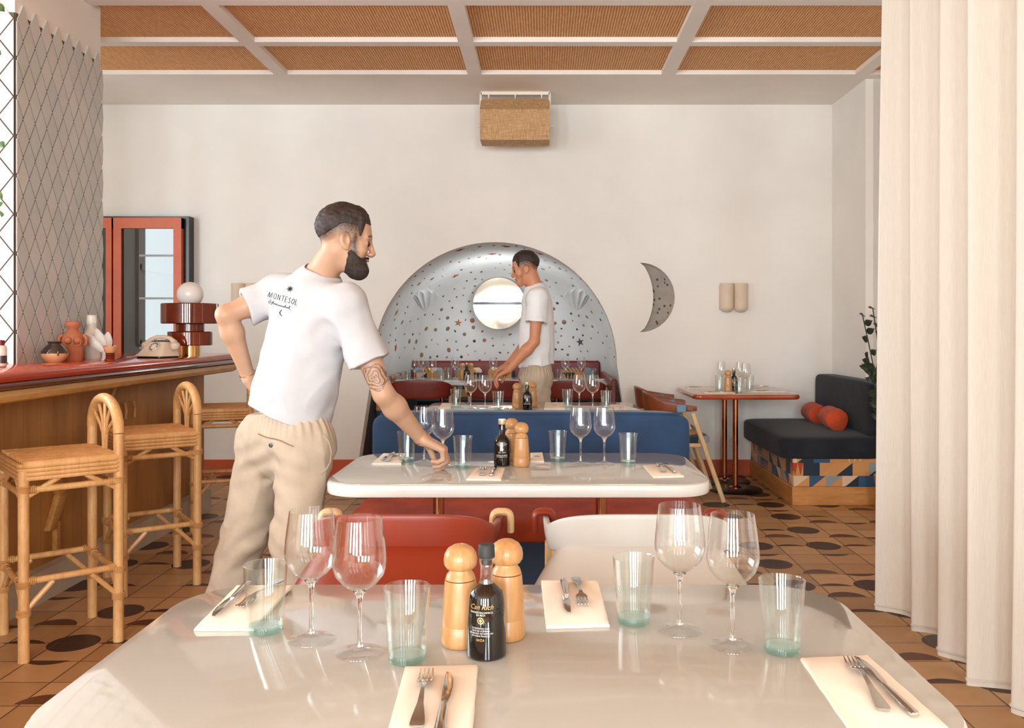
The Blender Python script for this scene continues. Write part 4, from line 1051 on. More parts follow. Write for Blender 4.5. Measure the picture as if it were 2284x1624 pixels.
MB().lathe([(0, 0), (.05, 0), (.048, .008), (.03, .009), (.028, .003), (0, .003)], 32, M=Rx).build('cover', M['plastic'], t)
for s in (-1, 1): MB().lathe([(0, .003), (.004, .003), (.004, .0045), (0, .0045)], 10, (s*.01, 0, 0), Rx).build('pin_hole', M['black'], t)
# ---------------------------------------------------------------- shells in the niche
def hit(px, py):
    d = (P(px, py, 1.0)-Vector((0, 0, EYE))).normalized(); l, n, i, dist = NBVH.ray_cast(Vector((0, 0, EYE)), d)
    if l is None: return None, None
    if n.dot(d) > 0: n = -n
    return l, n
def basis(n):
    u = Vector((0, 0, 1)); r = u.cross(n).normalized()*-1; u = n.cross(r).normalized()*-1
    if u.z < 0: u = -u
    return Matrix((r, n, u)).transposed()
def star(mb, c, n, r, rot):
    B = basis(n); vs = [c+n*.012]
    for k in range(10):
        a = rot+PI*k/5; q = r if k % 2 == 0 else r*.38; vs.append(c+n*.002+B @ Vector((q*math.cos(a), 0, q*math.sin(a))))
    mb.add(vs, [(0, 1+k, 1+(k+1) % 10) for k in range(10)]+[(0, 1+(k+1) % 10, 1+k) for k in range(0)])
SC = {'red': mat('red_starfish', (188, 78, 48), .6), 'orange': mat('orange_starfish', (190, 128, 74), .6), 'blue': mat('slate_starfish', (72, 82, 92), .6)}
stars = [(1016, 615, 'red'), (884, 697, 'orange'), (882, 776, 'red'), (1022, 720, 'orange'), (971, 576, 'red'), (1098, 566, 'red'), (1129, 549, 'red'), (1025, 557, 'red'), (1203, 565, 'red'), (1294, 763, 'blue')]
for k, (px, py, c_) in enumerate(stars):
    l, n = hit(px, py)
    if l is None: continue
    b = MB(); star(b, Vector((0, 0, 0)), n, .056 if c_ != 'orange' else .05, PI/2+random.uniform(-.3, .3))
    o = b.build('starfish', SC[c_], None, False, l)
    where = {0: 'starfish left of the mirror disc, upper wall of the niche', 1: 'starfish at the left of the niche under the scallop relief', 2: 'lowest starfish at the niche\'s left', 3: 'starfish below and left of the mirror disc',
             4: 'starfish near the top left of the arch', 5: 'starfish at the top of the arch, right of centre', 6: 'topmost starfish right under the arch', 7: 'starfish left of the arch\'s top', 8: 'starfish by the far waiter\'s head', 9: 'starfish at the right of the niche'}[k]
    tag(o, ('slate blue ' if c_ == 'blue' else c_+' ')+where, 'starfish', 'starfish set in the niche wall')
for px, py, s_, l_ in ((951, 668, 1, 'left fluted plaster scallop relief on the niche wall'), (1286, 666, 1, 'right fluted plaster scallop relief on the niche wall')):
    l, n = hit(px, py)
    if l is None: continue
    t = thing('scallop_relief', l_, 'wall relief', l); B = basis(n); b = MB()
    def sf(u, v, l=l):
        fl = math.cos((u-.5)*2*PI*4.5); s1 = (u-.5)*PI*.98
        qx = px+28*math.sin(s1)*v**.55; qy = py+25-50*v*(.62+.38*math.cos(s1))-3.5*fl*v**3
        h, n2 = hit(qx, qy)
        if h is None: h, n2 = l, n
        return tuple(h-l+n2*((.004+.022*(.5-.5*fl)**2*min(1, v*2.5)) if v < .99 else -.004))
    b.grid(sf, 82, 14); b.build('fluted_shell', M['niche'], t)
SHC = [mat('shell_brown', (142, 116, 94), .5), mat('shell_dark', (66, 62, 64), .5), mat('shell_cream', (214, 200, 182), .4), mat('shell_rust', (160, 104, 74), .5)]
sh = [MB() for _ in SHC]; pts_ = []
tries = 0
while len(pts_) < 215 and tries < 6000:
    tries += 1; px = random.uniform(822, 1385); py = random.uniform(545, 806)
    if (px-1104)**2+(py-812)**2 > 272**2 or (px-1115)**2+(py-678)**2 < 64**2: continue
    if any((px-a)**2+(py-b_)**2 < 15**2 for a, b_ in pts_): continue
    if any((px-a)**2+(py-b_)**2 < 16**2 for a, b_, _ in stars) or any(abs(px-a) < 32 and abs(py-668) < 30 for a in (951, 1286)): continue
    l, n = hit(px, py)
    if l is None: continue
    pts_.append((px, py)); k = random.choices(range(4), (4, 4, 2, 1.6))[0]; r = random.choice((.011, .013, .016, .022, .029)) if k != 1 else random.choice((.010, .013, .018))
    B = basis(n) @ Matrix.Rotation(random.uniform(0, 3), 3, 'Y'); e = random.choice((.5, .75, 1, 1))
    pr = [(0, .008), (r*.6, .0065), (r, 0)]; vs = [l+n*.010]
    for rr, h_ in pr[1:]:
        for q in range(10):
            a = 2*PI*q/10; vs.append(l+n*h_+B @ Vector((rr*math.cos(a)*e, 0, rr*math.sin(a))))
    sh[k].add(vs, [(0, 1+q, 1+(q+1) % 10) for q in range(10)]+[(1+q, 11+q, 11+(q+1) % 10, 1+(q+1) % 10) for q in range(10)])
inl = None
for m_, s_ in zip(SHC, sh):
    o = s_.build('shell_inlay', m_, inl)
    if inl is not None: o.matrix_parent_inverse = Matrix.Identity(4)
    if inl is None: inl = tag(o, 'many small seashells pressed into the plaster of the arched niche', 'seashells', None, 'stuff')
    else: o['kind'] = 'stuff'
b = MB()
for k in range(26):
    x, z = random.uniform(.98, 1.2), random.uniform(1.28, 1.86); b.lathe([(0, -.004), (.011, 0), (.008, .004), (0, .005)], 8, (x+.0, WY+WT-.002, z), Rx, sx=random.uniform(.5, 1))
tag(b.build('shell_inlay', SHC[1]), 'small dark shells inside the crescent-shaped opening', 'seashells', None, 'stuff')
# polished disc lamp on the niche wall, its glow added for mirrored window light
l, n = hit(1115, 678)
t = thing('wall_disc', 'large polished round disc lamp with a dark slot and an added glow, on the niche wall', 'wall lamp', l)
B = basis(Vector((0, -1, 0))); rr = 56*l.y/F
B = Matrix.Rotation(PI/2, 3, 'X'); off = Vector((0, -.10, 0)); t.location = l+Vector((0, -.13, 0))
MB().lathe([(0, -.2), (.12, -.2), (.12, .06), (0, .06)], 30, (0, 0, 0), B).build('mount', M['brass'], t)
for s in (0, 1):
    b = MB(); n_ = 40; vs = [(0, 0, 0)]
    g = .016; a0 = math.asin(g/rr)
    top = [(rr*math.cos(a), rr*math.sin(a)) for a in [a0+(PI-2*a0)*k/n_ for k in range(n_+1)]]
    if s: top = [(x, -z) for x, z in top][::-1]
    vs = [(x, -.10-.012*(1-(x*x+z*z)/rr**2), z) for x, z in top]+[(x, -.085, z) for x, z in top]
    c0 = len(vs); mid = [(x*.6, -.10-.012*(1-.36*(x*x+z*z)/rr**2), z*.6+(.4*g if not s else -.4*g)) for x, z in top]; vs += mid; m = len(top)
    fs = [(i, i+1, c0+i+1, c0+i) for i in range(m-1)]+[tuple(c0+i for i in range(m))]+[(i+1, i, i+m, i+m+1) for i in range(m-1)]+[(m-1, 0, m, 2*m-1)]+[(0, c0, c0+m-1, m-1)]
    b.add(vs, fs); b.build('half_disc', M['disc'], t)
MB().box((0, -.085, 0), (rr*1.9, .02, .03)).build('dark_slot', M['black'], t)
# ---------------------------------------------------------------- people: bodies grown from smooth distance fields
def smin(a, b, k):
    h = np.clip(.5+.5*(b-a)/k, 0, 1); return b+(a-b)*h-k*h*(1-h)
def smax(a, b, k): return -smin(-a, -b, k)
A_ = lambda v: np.array(tuple(v), float)
def rc(p, a, b, ra, rb):
    a, b = A_(a), A_(b); ab = b-a; t = np.clip(((p-a)@ab)/(ab@ab+1e-12), 0, 1)
    return np.linalg.norm(p-a-t[:, None]*ab, axis=1)-(ra+(rb-ra)*t)
def ell(q, c, r):
    c, r = np.array(c, float), np.array(r, float); d = q-c; k0 = np.linalg.norm(d/r, axis=1); k1 = np.linalg.norm(d/(r*r), axis=1)+1e-9
    return k0*(k0-1)/k1
def flat(p, a, b, ra, rb, lat, sq):
    """capsule squashed across the direction normal to lat and its axis"""
    a, b, l = A_(a), A_(b), A_(lat); w_ = b-a; L = np.linalg.norm(w_); w_ = w_/L; l = l-w_*(l@w_); l /= np.linalg.norm(l); m = np.cross(w_, l)
    q = p-a; ql, qm, qw = q@l, q@m, q@w_; t = np.clip(qw/L, 0, 1)
    return (np.sqrt(ql**2+(qm/sq)**2+(qw-t*L)**2)-(ra+(rb-ra)*t))*.8
def nets(fn, lo, hi, h, blk=8):
    lo = np.array(lo, float); n = np.ceil((np.array(hi)-lo)/h/blk).astype(int)*blk+1
    nb = (n-1)//blk; D = np.full(tuple(n), 1.0, np.float32)
    bi = np.stack(np.meshgrid(*[np.arange(k) for k in nb], indexing='ij'), -1).reshape(-1, 3)
    cd = fn(lo+(bi*blk+blk/2)*h); R_ = h*blk*.5*1.74*1.9+.012
    for s_ in (0, 1):
        pass
    off = np.stack(np.meshgrid(*[np.arange(blk+1)]*3, indexing='ij'), -1).reshape(-1, 3)
    far = np.abs(cd) >= R_
    for b, d in zip(bi[far & (cd < 0)], cd[far & (cd < 0)]):
        x, y, z = b*blk; D[x:x+blk+1, y:y+blk+1, z:z+blk+1] = -1
    near = bi[~far]
    for i in range(0, len(near), 300):
        g = (near[i:i+300, None, :]*blk+off[None]).reshape(-1, 3); D[g[:, 0], g[:, 1], g[:, 2]] = fn(lo+g*h)
    s = D < 0; c8 = [(i, j, k) for i in (0, 1) for j in (0, 1) for k in (0, 1)]; m = tuple(k-1 for k in n)
    cnt = sum(s[i:i+m[0], j:j+m[1], k:k+m[2]].astype(np.int8) for i, j, k in c8)
    act = np.argwhere((cnt > 0) & (cnt < 8)); idx = -np.ones(m, int); idx[tuple(act.T)] = np.arange(len(act))
    acc = np.zeros((len(act), 3)); num = np.zeros(len(act))
    for a in c8:
        for ax in range(3):
            if a[ax]: continue
            b = list(a); b[ax] = 1; b = tuple(b)
            va = D[tuple((act+a).T)]; vb = D[tuple((act+b).T)]; x = (va < 0) != (vb < 0); t = np.where(x, va/np.where(x, va-vb, 1), 0)
            pos = np.array(a, float)[None]+np.eye(3)[ax][None]*t[:, None]; acc += pos*x[:, None]; num += x
    V = lo+(act+acc/num[:, None])*h
    e = h*.4
    for _ in range(2):
        d = fn(V); g = np.stack([fn(V+np.eye(3)[k]*e)-fn(V-np.eye(3)[k]*e) for k in range(3)], 1)/(2*e)
        g2 = (g*g).sum(1)+1e-6; st = np.clip(d/np.sqrt(g2), -h*.6, h*.6)/np.sqrt(g2); V = V-g*st[:, None]
    F_ = []
    for ax in range(3):
        u, v = (ax+1) % 3, (ax+2) % 3
        sa = s[tuple(slice(0, -1) if k == ax else slice(1, -1) for k in range(3))]; sb = s[tuple(slice(1, None) if k == ax else slice(1, -1) for k in range(3))]
        for flip in (0, 1):
            ed = np.argwhere((sa & ~sb) if not flip else (~sa & sb))
            if not len(ed): continue
            ed[:, u] += 1; ed[:, v] += 1; q = []
            for du, dv in ((0, 0), (-1, 0), (-1, -1), (0, -1)):
                c = ed.copy(); c[:, u] += du; c[:, v] += dv; q.append(idx[tuple(c.T)])
            q = np.stack(q, 1); q = q if not flip else q[:, ::-1]; F_.append(q[(q >= 0).all(1)])
    return V, np.concatenate(F_)
def sdf_mesh(name, fn, lo, hi, h, material, parent, colfn=None):
    V, Fc = nets(fn, lo, hi, h); me = bpy.data.meshes.new(name)
    me.vertices.add(len(V)); me.vertices.foreach_set('co', V.astype(np.float32).ravel())
    me.loops.add(Fc.size); me.loops.foreach_set('vertex_index', Fc.astype(np.int32).ravel())
    me.polygons.add(len(Fc)); me.polygons.foreach_set('loop_start', np.arange(0, Fc.size, 4, dtype=np.int32)); me.polygons.foreach_set('loop_total', np.full(len(Fc), 4, np.int32))
    me.update(calc_edges=True); me.validate()
    me.polygons.foreach_set('use_smooth', np.ones(len(me.polygons), bool)); me.materials.append(material)
    if colfn:
        ca = me.color_attributes.new('tint', 'FLOAT_COLOR', 'POINT'); c = colfn(V); ca.data.foreach_set('color', np.concatenate([c, np.ones((len(V), 1))], 1).astype(np.float32).ravel())
    o = bpy.data.objects.new(name, me); C.objects.link(o); o.parent = parent
    if parent: o.matrix_parent_inverse = Matrix.Identity(4)
    return o, V, Fc
def wav(p, f, s):   # cheap smooth noise in -1..1
    x, y, z = p[:, 0]*f, p[:, 1]*f, p[:, 2]*f
    return (np.sin(x*1.3+1.7*np.sin(y*.9+s)+s)+np.sin(y*1.7+1.3*np.sin(z*1.1+2*s))+np.sin(z*1.5+1.9*np.sin(x*.8-s)+3*s))/3
def tint_mat(name, rough, sub=0, bump=.1, bs=400, sheen=0, var=.04):
    t = NT(name); a = t.n('ShaderNodeAttribute'); a.attribute_name = 'tint'
    nz = t.noise(60, 3, t.obj()); t.col(t.mix(t.m_('MULTIPLY', nz, var*4), a.outputs[0], t.mix(1.0, a.outputs[0], lin((215, 205, 200)), 'MULTIPLY')))
    t.set(Roughness=rough, Sheen_Weight=sheen)
    if sub: t.b.inputs['Subsurface Weight'].default_value = sub; t.b.inputs['Subsurface Radius'].default_value = (.012, .005, .003)
    t.bump(t.noise(bs, 3, t.obj()), bump, .0006); return t.m
M['skin'] = tint_mat('skin', .48, .12)
M['hair'] = mat('dark_brown_hair', (46, 32, 26), .6, var=.3, scale=70, bump=.6, bscale=240, bd=.004, sc=(1, 1, .5))
M['beard'] = mat('dark_beard', (52, 38, 32), .7, var=.3, scale=90, bump=.6, bscale=300, bd=.003)
M['shirt'] = mat('white_cotton', (192, 192, 196), .85, var=.01, bump=.12, bscale=300, bd=.0006)
M['pants'] = mat('sand_linen_trousers', (190, 172, 152), .9, var=.06, scale=10, bump=.2, bscale=260, bd=.001)
M['eye'] = mat('eye', (60, 40, 30), .1); M['shoe'] = mat('white_trainers', (222, 216, 208), .6)
M['ears'] = None
def skin_col(c): return np.array(lin(c)[:3])
def hand_prims(wr, d, n, s, curl, spread=.0, sc=1.0, thumb=(.75, .35)):
    """wrist, finger direction, palm normal, thumb side; curl per finger (mcp, pip, dip) radians"""
    wr, d, n, s = A_(wr), A_(d), A_(n), A_(s); d /= np.linalg.norm(d); n = n-d*(n@d); n /= np.linalg.norm(n); s = s-d*(s@d)-n*(s@n); s /= np.linalg.norm(s)
    pr = []
    K = [(-.030, .078, (.034, .021, .018), .0098), (-.0105, .087, (.042, .026, .020), .0102), (.0105, .090, (.045, .028, .021), .0106), (.031, .086, (.040, .025, .020), .0106)]   # pinky..index
    palm = []
    for i, (o, L, seg, r) in enumerate(K):
        base = wr+s*o*sc*.72+d*.012*sc; kn = wr+s*o*sc+d*L*sc; palm.append((base, kn, .0165*sc, .0118*sc))
        a = 0; p = kn; cu = curl[i]
        dd = d+s*(o*spread*8)
        dd /= np.linalg.norm(dd)
        for j in range(3):
            a += cu[j]; v = dd*math.cos(a)+n*math.sin(a); q = p+v*seg[j]*sc; pr.append((p, q, (r-.0007*j)*sc, (r-.0007*(j+1)-.0004)*sc, i)); p = q
    b = wr+s*.022*sc+d*.022*sc+n*.006*sc; palm.append((wr+s*.008*sc, b, .019*sc, .0175*sc))
    t1, t2 = thumb; v = d*.62+s*t1+n*t2; v /= np.linalg.norm(v); p1 = b+v*.040*sc; v2 = d*.9+s*(t1-.55)+n*(t2+.25); v2 /= np.linalg.norm(v2); p2 = p1+v2*.032*sc; v3 = d*1.0+s*(t1-.8)+n*(t2+.3); v3 /= np.linalg.norm(v3)
    pr += [(b, p1, .0165*sc, .0118*sc, 9), (p1, p2, .0115*sc, .0102*sc, 9), (p2, p2+v3*.024*sc, .0102*sc, .0085*sc, 9)]
    return palm, pr
def hand_sdf(p, H, d0=None):
    palm, pr = H; D = None
    for a, b, ra, rb in palm: x = rc(p, a, b, ra, rb); D = x if D is None else smin(D, x, .012)
    for i in (0, 1, 2, 3, 9):
        f = None
        for a, b, ra, rb, k in pr:
            if k != i: continue
            x = rc(p, a, b, ra, rb); f = x if f is None else smin(f, x, .0035)
        D = smin(D, f, .007 if i != 9 else .010)
    return D
def head_frame(fwd, up):
    f = Vector(fwd).normalized(); u = Vector(up); u = (u-f*u.dot(f)).normalized(); r = f.cross(u)
    return np.array([tuple(f), tuple(r), tuple(u)])   # rows
def head_sdf(q, face=True):
    D = ell(q, (-.014, 0, .050), (.096, .076, .089)); D = smin(D, ell(q, (.030, 0, .022), (.060, .062, .078)), .03)
    D = smin(D, ell(q, (.026, 0, -.052), (.056, .054, .060)), .03); D = smin(D, rc(q, (.062, -.012, -.092), (.062, .012, -.092), .022, .022), .03)
    if not face: return D
    aq = q.copy(); aq[:, 1] = np.abs(aq[:, 1])
    D = smin(D, rc(aq, (.080, .012, .030), (.070, .042, .028), .011, .010), .016)
    D = smax(D, -ell(aq, (.099, .033, .008), (.018, .017, .013)), .014)
    D = smin(D, ell(aq, (.070, .033, .006), (.0145, .016, .0135)), .004)
    D = smin(D, ell(aq, (.052, .042, -.022), (.026, .020, .022)), .02)
    D = smin(D, rc(q, (.086, 0, .024), (.106, 0, -.025), .0075, .010), .010); D = smin(D, rc(q, (.105, 0, -.026), (.101, 0, -.033), .0105, .009), .006)
    D = smin(D, ell(aq, (.097, .012, -.031), (.012, .008, .008)), .006)
    D = smax(D, -ell(aq, (.099, .0065, -.041), (.005, .003, .004)), .003)
    D = smin(D, ell(q, (.083, 0, -.056), (.014, .024, .0065)), .006); D = smin(D, ell(q, (.081, 0, -.069), (.013, .021, .0075)), .006)
    D = smax(D, -ell(q, (.098, 0, -.0625), (.010, .022, .0022)), .004)
    e = aq-np.array([-.004, .079, .0]); c, s_ = math.cos(.18), math.sin(.18); e = np.stack([e[:, 0]*c+e[:, 2]*s_, e[:, 1]-e[:, 0]*-.28, -e[:, 0]*s_+e[:, 2]*c], 1)
    E = ell(e, (0, 0, 0), (.019, .0095, .033)); E = smax(E, -ell(e, (.003, .0085, .006), (.0115, .0075, .020)), .004)
    E = smin(E, rc(e, (-.004, .001, .016), (-.006, .001, -.012), .0032, .003), .004); E = smin(E, ell(e, (.004, .0, -.027), (.009, .006, .009)), .006); E = smin(E, ell(e, (.0145, .002, -.004), (.004, .005, .007)), .004)
    return smin(D, E, .005)
def person(name, label, J, g, hcell, seed):
    t = thing(name, label, 'person', (0, 0, 0))
    base = Vector((J['pelvis'].x, J['pelvis'].y, 0)); t.location = base
    J = {k: (v-base if isinstance(v, Vector) and k not in ('fwd', 'hup', 'lat', 'rd', 'rn', 'rs', 'ld', 'ln', 'ls', 'wn', 'hemn', 'footr', 'footl') else v) for k, v in J.items()}
    HR = head_frame(J['fwd'], J['hup']); hc = A_(J['head'])
    toH = lambda p: (p-hc) @ HR.T
    fromH = lambda q: tuple(hc+np.array(q) @ HR)
    lat = J['lat']; neck, chest, pelvis = J['neck'], J['chest'], J['pelvis']
    Hr = hand_prims(J['rw'], J['rd'], J['rn'], J['rs'], J['rcurl'], sc=1.1, thumb=J.get('rth', (.75, .35))); Hl = hand_prims(J['lw'], J['ld'], J['ln'], J['ls'], J['lcurl'])
    nb_ = Vector(fromH((-.030, 0, -.035)))
    def arm(p, s, e, w_, H):
        m = s.lerp(e, .45); D = rc(p, s, m, .050, .047); D = smin(D, rc(p, m, e, .046, .037), .02)
        f = e.lerp(w_, .28); D = smin(D, rc(p, e, f, .038, .043), .015); D = smin(D, rc(p, f, w_, .042, .0255), .02)
        k = w_+(Vector(tuple(H[0][1][1]))-w_)*.2; D = smin(D, rc(p, w_, k, .0245, .022), .012)
        return smin(D, hand_sdf(p, H), .012)
    def torso(p, g=0):
        D = flat(p, pelvis, pelvis.lerp(chest, .45), .150+g, .142+g, lat, .66)
        D = smin(D, flat(p, pelvis.lerp(chest, .5), chest, .142+g, .162+g, lat, .68), .05)
        D = smin(D, flat(p, J['rsh'].lerp(neck, .12), J['lsh'].lerp(neck, .12), .062+g, .062+g, Vector((0, 0, 1)), .95), .06)
        D = smin(D, rc(p, chest.lerp(neck, .55), neck, .075+g, .058+g), .06)
        return D
    def body(p):
        q = toH(p); D = head_sdf(q)
        D = smin(D, rc(p, nb_, neck, .054, .060), .022)
        tt = torso(p, -.012); D = smin(D, tt, .03)
        D = smin(D, arm(p, J['rsh'], J['rel'], J['rw'], Hr), .02); D = smin(D, arm(p, J['lsh'], J['lel'], J['lw'], Hl), .02)
        for s in 'rl':
            D = smin(D, rc(p, J[s+'hip'], J[s+'kn'], .078, .055), .03); D = smin(D, rc(p, J[s+'kn'], J[s+'an'], .054, .036), .02)
        return D
    sk, lt, dk = skin_col(g['skin']), skin_col(g['skin2']), skin_col(g['stub'])
    def bcol(p):
        q = toH(p); f, u = q[:, 0], q[:, 2]; n_ = wav(p, 18, seed)[:, None]; c = sk*(1+.05*n_)
        red = np.clip(1-np.linalg.norm(q-np.array([.05, 0, -.02]), axis=1)/.06, 0, 1)[:, None]; c = c*(1-red*np.array([.0, .10, .12]))
        sp = rng.random(len(p))*.5+.75
        # cropped sides: denser towards the crown, fading to skin above the ear and at the nape
        lim = .052-.9*np.clip(-f-.035, 0, .06)
        den = np.clip((u-lim+.046)/.045, 0, 1)**.8*np.clip((.062-f)/.012, 0, 1)*(u > -.075)
        # sideburn and cheek stubble
        side = np.clip(1-np.abs(f-(.030+.18*np.clip(-u, 0, .1)))/.020, 0, 1)*np.clip((.05-u)/.02, 0, 1)*np.clip((u+.12)/.03, 0, 1)*(np.abs(q[:, 1]) > .03)*(1.05 if g.get('beard') else .4)
        br = np.clip(1-np.abs(u-(.036-.25*np.maximum(np.abs(q[:, 1])-.03, 0)))/.0055, 0, 1)*(f > .05)*(np.abs(q[:, 1]) > .012)*(np.abs(q[:, 1]) < .052)*1.3
        near = np.linalg.norm(q, axis=1) < .2
        k = np.clip(np.maximum(np.maximum(den*.92*sp, side*sp), br), 0, 1)*near; c = c*(1-k[:, None])+dk*k[:, None]
        lip = ((np.abs(u+.0625) < .013) & (f > .080) & (np.abs(q[:, 1]) < .024))[:, None]; c = np.where(lip, c*np.array([.85, .62, .6]), c)
        if g.get('tattoo'):
            a, b = A_(J['rsh']), A_(J['rel']); ax = (b-a)/np.linalg.norm(b-a); al = (p-a)@ax; L = np.linalg.norm(b-a)
            cp = a+ax*(L*.80); v = p-cp; w1 = np.cross(ax, [0, 1, 0]); w1 /= np.linalg.norm(w1); X = v@w1; Z = v@ax; fr = (p[:, 1]-a[1]) < .03
            r = np.hypot(X/1.0, Z/1.1); th = np.arctan2(Z, X); pet = np.abs(np.sin(r*260+1.4*np.sin(th*3+r*60)))
            ln = (pet > .86) & (r < .040); ring = np.abs(r-.042-.004*np.sin(th*5)) < .0018
            r2 = np.hypot(X+.052, Z+.008); ln2 = (np.abs(np.sin(r2*300+np.arctan2(Z, X+.05)*3)) > .84) & (r2 < .022); r3 = np.hypot(X-.05, Z-.01); ln3 = (np.abs(np.sin(r3*280+th*3)) > .84) & (r3 < .02)
            k = ((ln | ring | ln2 | ln3) & fr & (al > L*.5) & (al < L*1.02))*.68+((r < .042) & fr)*.12
            c = c*(1-k[:, None])+np.array([.06, .05, .05])*k[:, None]
        return np.clip(c, 0, 1)
    keys = [J[k] for k in ('rsh', 'rel', 'rw', 'lsh', 'lel', 'lw', 'neck', 'pelvis', 'ran', 'lan', 'rkn', 'lkn', 'head')]
    lo = np.min([A_(v) for v in keys], 0)-.24; hi = np.max([A_(v) for v in keys], 0)+.24; lo[2] = .03
    sdf_mesh('body', body, lo, hi, hcell, M['skin'], t, bcol)
    # hair and beard
    hl = hc-.2; hh = hc+.22
    def hair(p):
        q = toH(p); f, u, r = q[:, 0], q[:, 2], q[:, 1]
        line = np.where(f > .045, .082-.25*np.abs(r)*0, .070)-.75*np.clip(-f-.03, 0, .08)
        line = line-.05*np.clip((f-.035)/.012, 0, 1)*np.clip((.062-f)/.012, 0, 1)*(np.abs(r) > .035)
        line = line-.012*np.clip(-f/.05, 0, 1)-.006+.002*wav(p, 90, 7); th = np.clip((u-line)/.055, 0, 1)**1.1
        D = head_sdf(q, False)-(.0015+th*(.0085+.006*np.clip((f+.03)/.12, 0, 1)+.0018*wav(p*np.array([1, 1, 1.6]), 150, seed)+.002*wav(p, 60, seed+2)))
        return smax(D, (line-u)*.8, .003)
    sdf_mesh('hair', hair, hl, hh, min(hcell, .0035), M['hair'], t)
    if g.get('beard'):
        def beard(p):
            q = toH(p); f, u, r = q[:, 0], q[:, 2], q[:, 1]; D = head_sdf(q, False)
            D = smin(D, ell(q, (.062, 0, -.100), (.032, .034, .026)), .02)-(.0045+.0015*wav(p, 130, 3))
            mous = rc(np.stack([f, np.abs(r), u], 1), (.090, .003, -.0475), (.078, .027, -.062), .0062, .005)
            ul = np.interp(f, [.012, .022, .034, .050, .060, .078, .1], [-.035, -.022, -.014, -.022, -.034, -.044, -.046]); ed = np.minimum(np.minimum(ul-u, .02*4), (f-.010-.10*np.clip(-u-.06, -.06, 1)*0)*1.2)
            D = D+.0045-.0045*np.clip(ed/.028, 0, 1)-.0008
            D = smax(D, -ed*.8, .003); D = smax(D, -ell(q, (.098, 0, -.0635), (.022, .021, .0085)), .004)
            return smin(D, mous+.0006*wav(p, 140, 1), .004)
        sdf_mesh('beard', beard, hl, hh, min(hcell, .0035), M['beard'], t)
    for s in (-1, 1):
        MB().lathe([(0, -.0118)]+[(.0118*math.sin(a), -.0118*math.cos(a)) for a in [PI*k/10 for k in range(1, 10)]]+[(0, .0118)], 16, fromH((.0785, s*.0325, .0045))).build('eye', M['eye'], t)
    # T-shirt
    def cuff(s, f): 
        sh, el = J[s+'sh'], J[s+'el']; return sh.lerp(el, f), (el-sh).normalized()
    cf = {s: cuff(s, J['cuff'+s]) for s in 'rl'}
    hn = Vector(J['hemn']).normalized(); hp = J['hem']
    def shirt(p):
        D = torso(p, .016)
        low = pelvis.lerp(chest, .12); D = smin(D, flat(p, low, chest.lerp(pelvis, .3), .168, .172, lat, .72), .05)
        fold = .0055*wav(p*np.array([1.0, 1.0, .55]), 20, seed)+.0025*wav(p, 45, seed+1)
        e_ = chest-Vector((0, 0, .10)); ax_ = p@A_((J['rsh']-J['lsh']).normalized()); rg = 1-np.abs(wav(p*np.array([1, 1, 1.0])+ax_[:, None]*.35, 13, seed+4))*2; lowm = np.clip((chest.z-.02-p[:, 2])/.2, 0, 1); fold = fold+.0085*np.clip(rg, -.6, 1)*lowm
        for s in 'rl':
            ar = J[s+'sh'].lerp(pelvis, .22); da = np.linalg.norm(p-A_(ar), axis=1); fold = fold+.003*np.exp(-(da/.13)**2)*np.sin(da*80+2*wav(p, 12, 2))
        for s in 'rl':
            sh = J[s+'sh']; c, n_ = cf[s]; c2 = c+n_*.05; S = rc(p, sh.lerp(neck, .15), c2, .066, J.get('slr', .074))
            S = smax(S, ((p-A_(c)) @ A_(n_))+.004*wav(p, 40, 5), .004); S = smax(S, -rc(p, c-n_*.02, c+n_*.09, J.get('slr', .074)-.028, J.get('slr', .074)-.026), .004); D = smin(D, S, .030)
        D = D-fold
        D = smax(D, (p-A_(hp)) @ A_(hn)-.010*wav(p*np.array([1, 1, 0]), 16, seed), .006)
        nk = rc(p, neck+(nb_-neck)*.10, nb_+(nb_-neck)*.6, .0665, .080); D = smax(D, -nk, .006)
        return D
    so, SV, SF = sdf_mesh('t_shirt', shirt, lo, hi, max(hcell, .0045), g.get('shirt', M['shirt']), t)
    # trousers
    def pants(p):
        w0 = J['waist']; D = flat(p, w0+Vector((0, 0, .03)), pelvis-Vector((0, 0, .03)), .148, .168, lat, .74)
        D = smin(D, flat(p, J['rhip'].lerp(J['lhip'], -.05), J['lhip'].lerp(J['rhip'], -.05), .100, .100, Vector((0, 0, 1)), 1.0), .05)
        L = None
        for s in 'rl':
            a, k, n_ = J[s+'hip'], J[s+'kn'], J[s+'an']; x = rc(p, a, k, .102, .084); y = rc(p, k, n_+(n_-k).normalized()*.02, .084, .088); x = smin(x, y, .04)
            dk_ = np.linalg.norm(p-A_(k), axis=1); x = x-.006*np.exp(-(dk_/.12)**2)*np.sin(p[:, 2]*70+5*np.sin(p[:, 0]*14)); L = x if L is None else smin(L, x, .022)
        D = smin(D, L, .04)
        rg = 1-np.abs(wav(p*np.array([1.1, 1.1, .9]), 15, seed+6))*2.2; fold = .004*wav(p*np.array([1.2, 1.2, .45]), 20, seed+3)+.0028*wav(p*np.array([1, 1, .8]), 42, seed)+.006*np.clip(rg, -.5, 1)
        cr = pelvis-Vector((0, 0, .12)); dc = np.linalg.norm((p-A_(cr))/np.array([.2, .2, .10]), axis=1); fold = fold+.005*np.exp(-dc**2)*np.sin((p[:, 2]*90)+np.abs(p[:, 0]-cr.x)*40)
        ga = np.exp(-((p[:, 2]-(w0.z-.03))/.05)**2)*.0028*np.sin(np.arctan2(p[:, 1]-w0.y, p[:, 0]-w0.x)*46)
        D = D-fold-ga
        D = smax(D, (p-A_(w0)) @ A_(J['wn']), .006)
        an = min(J['ran'].z, J['lan'].z); D = smax(D, (an-.01)-p[:, 2], .004); return D
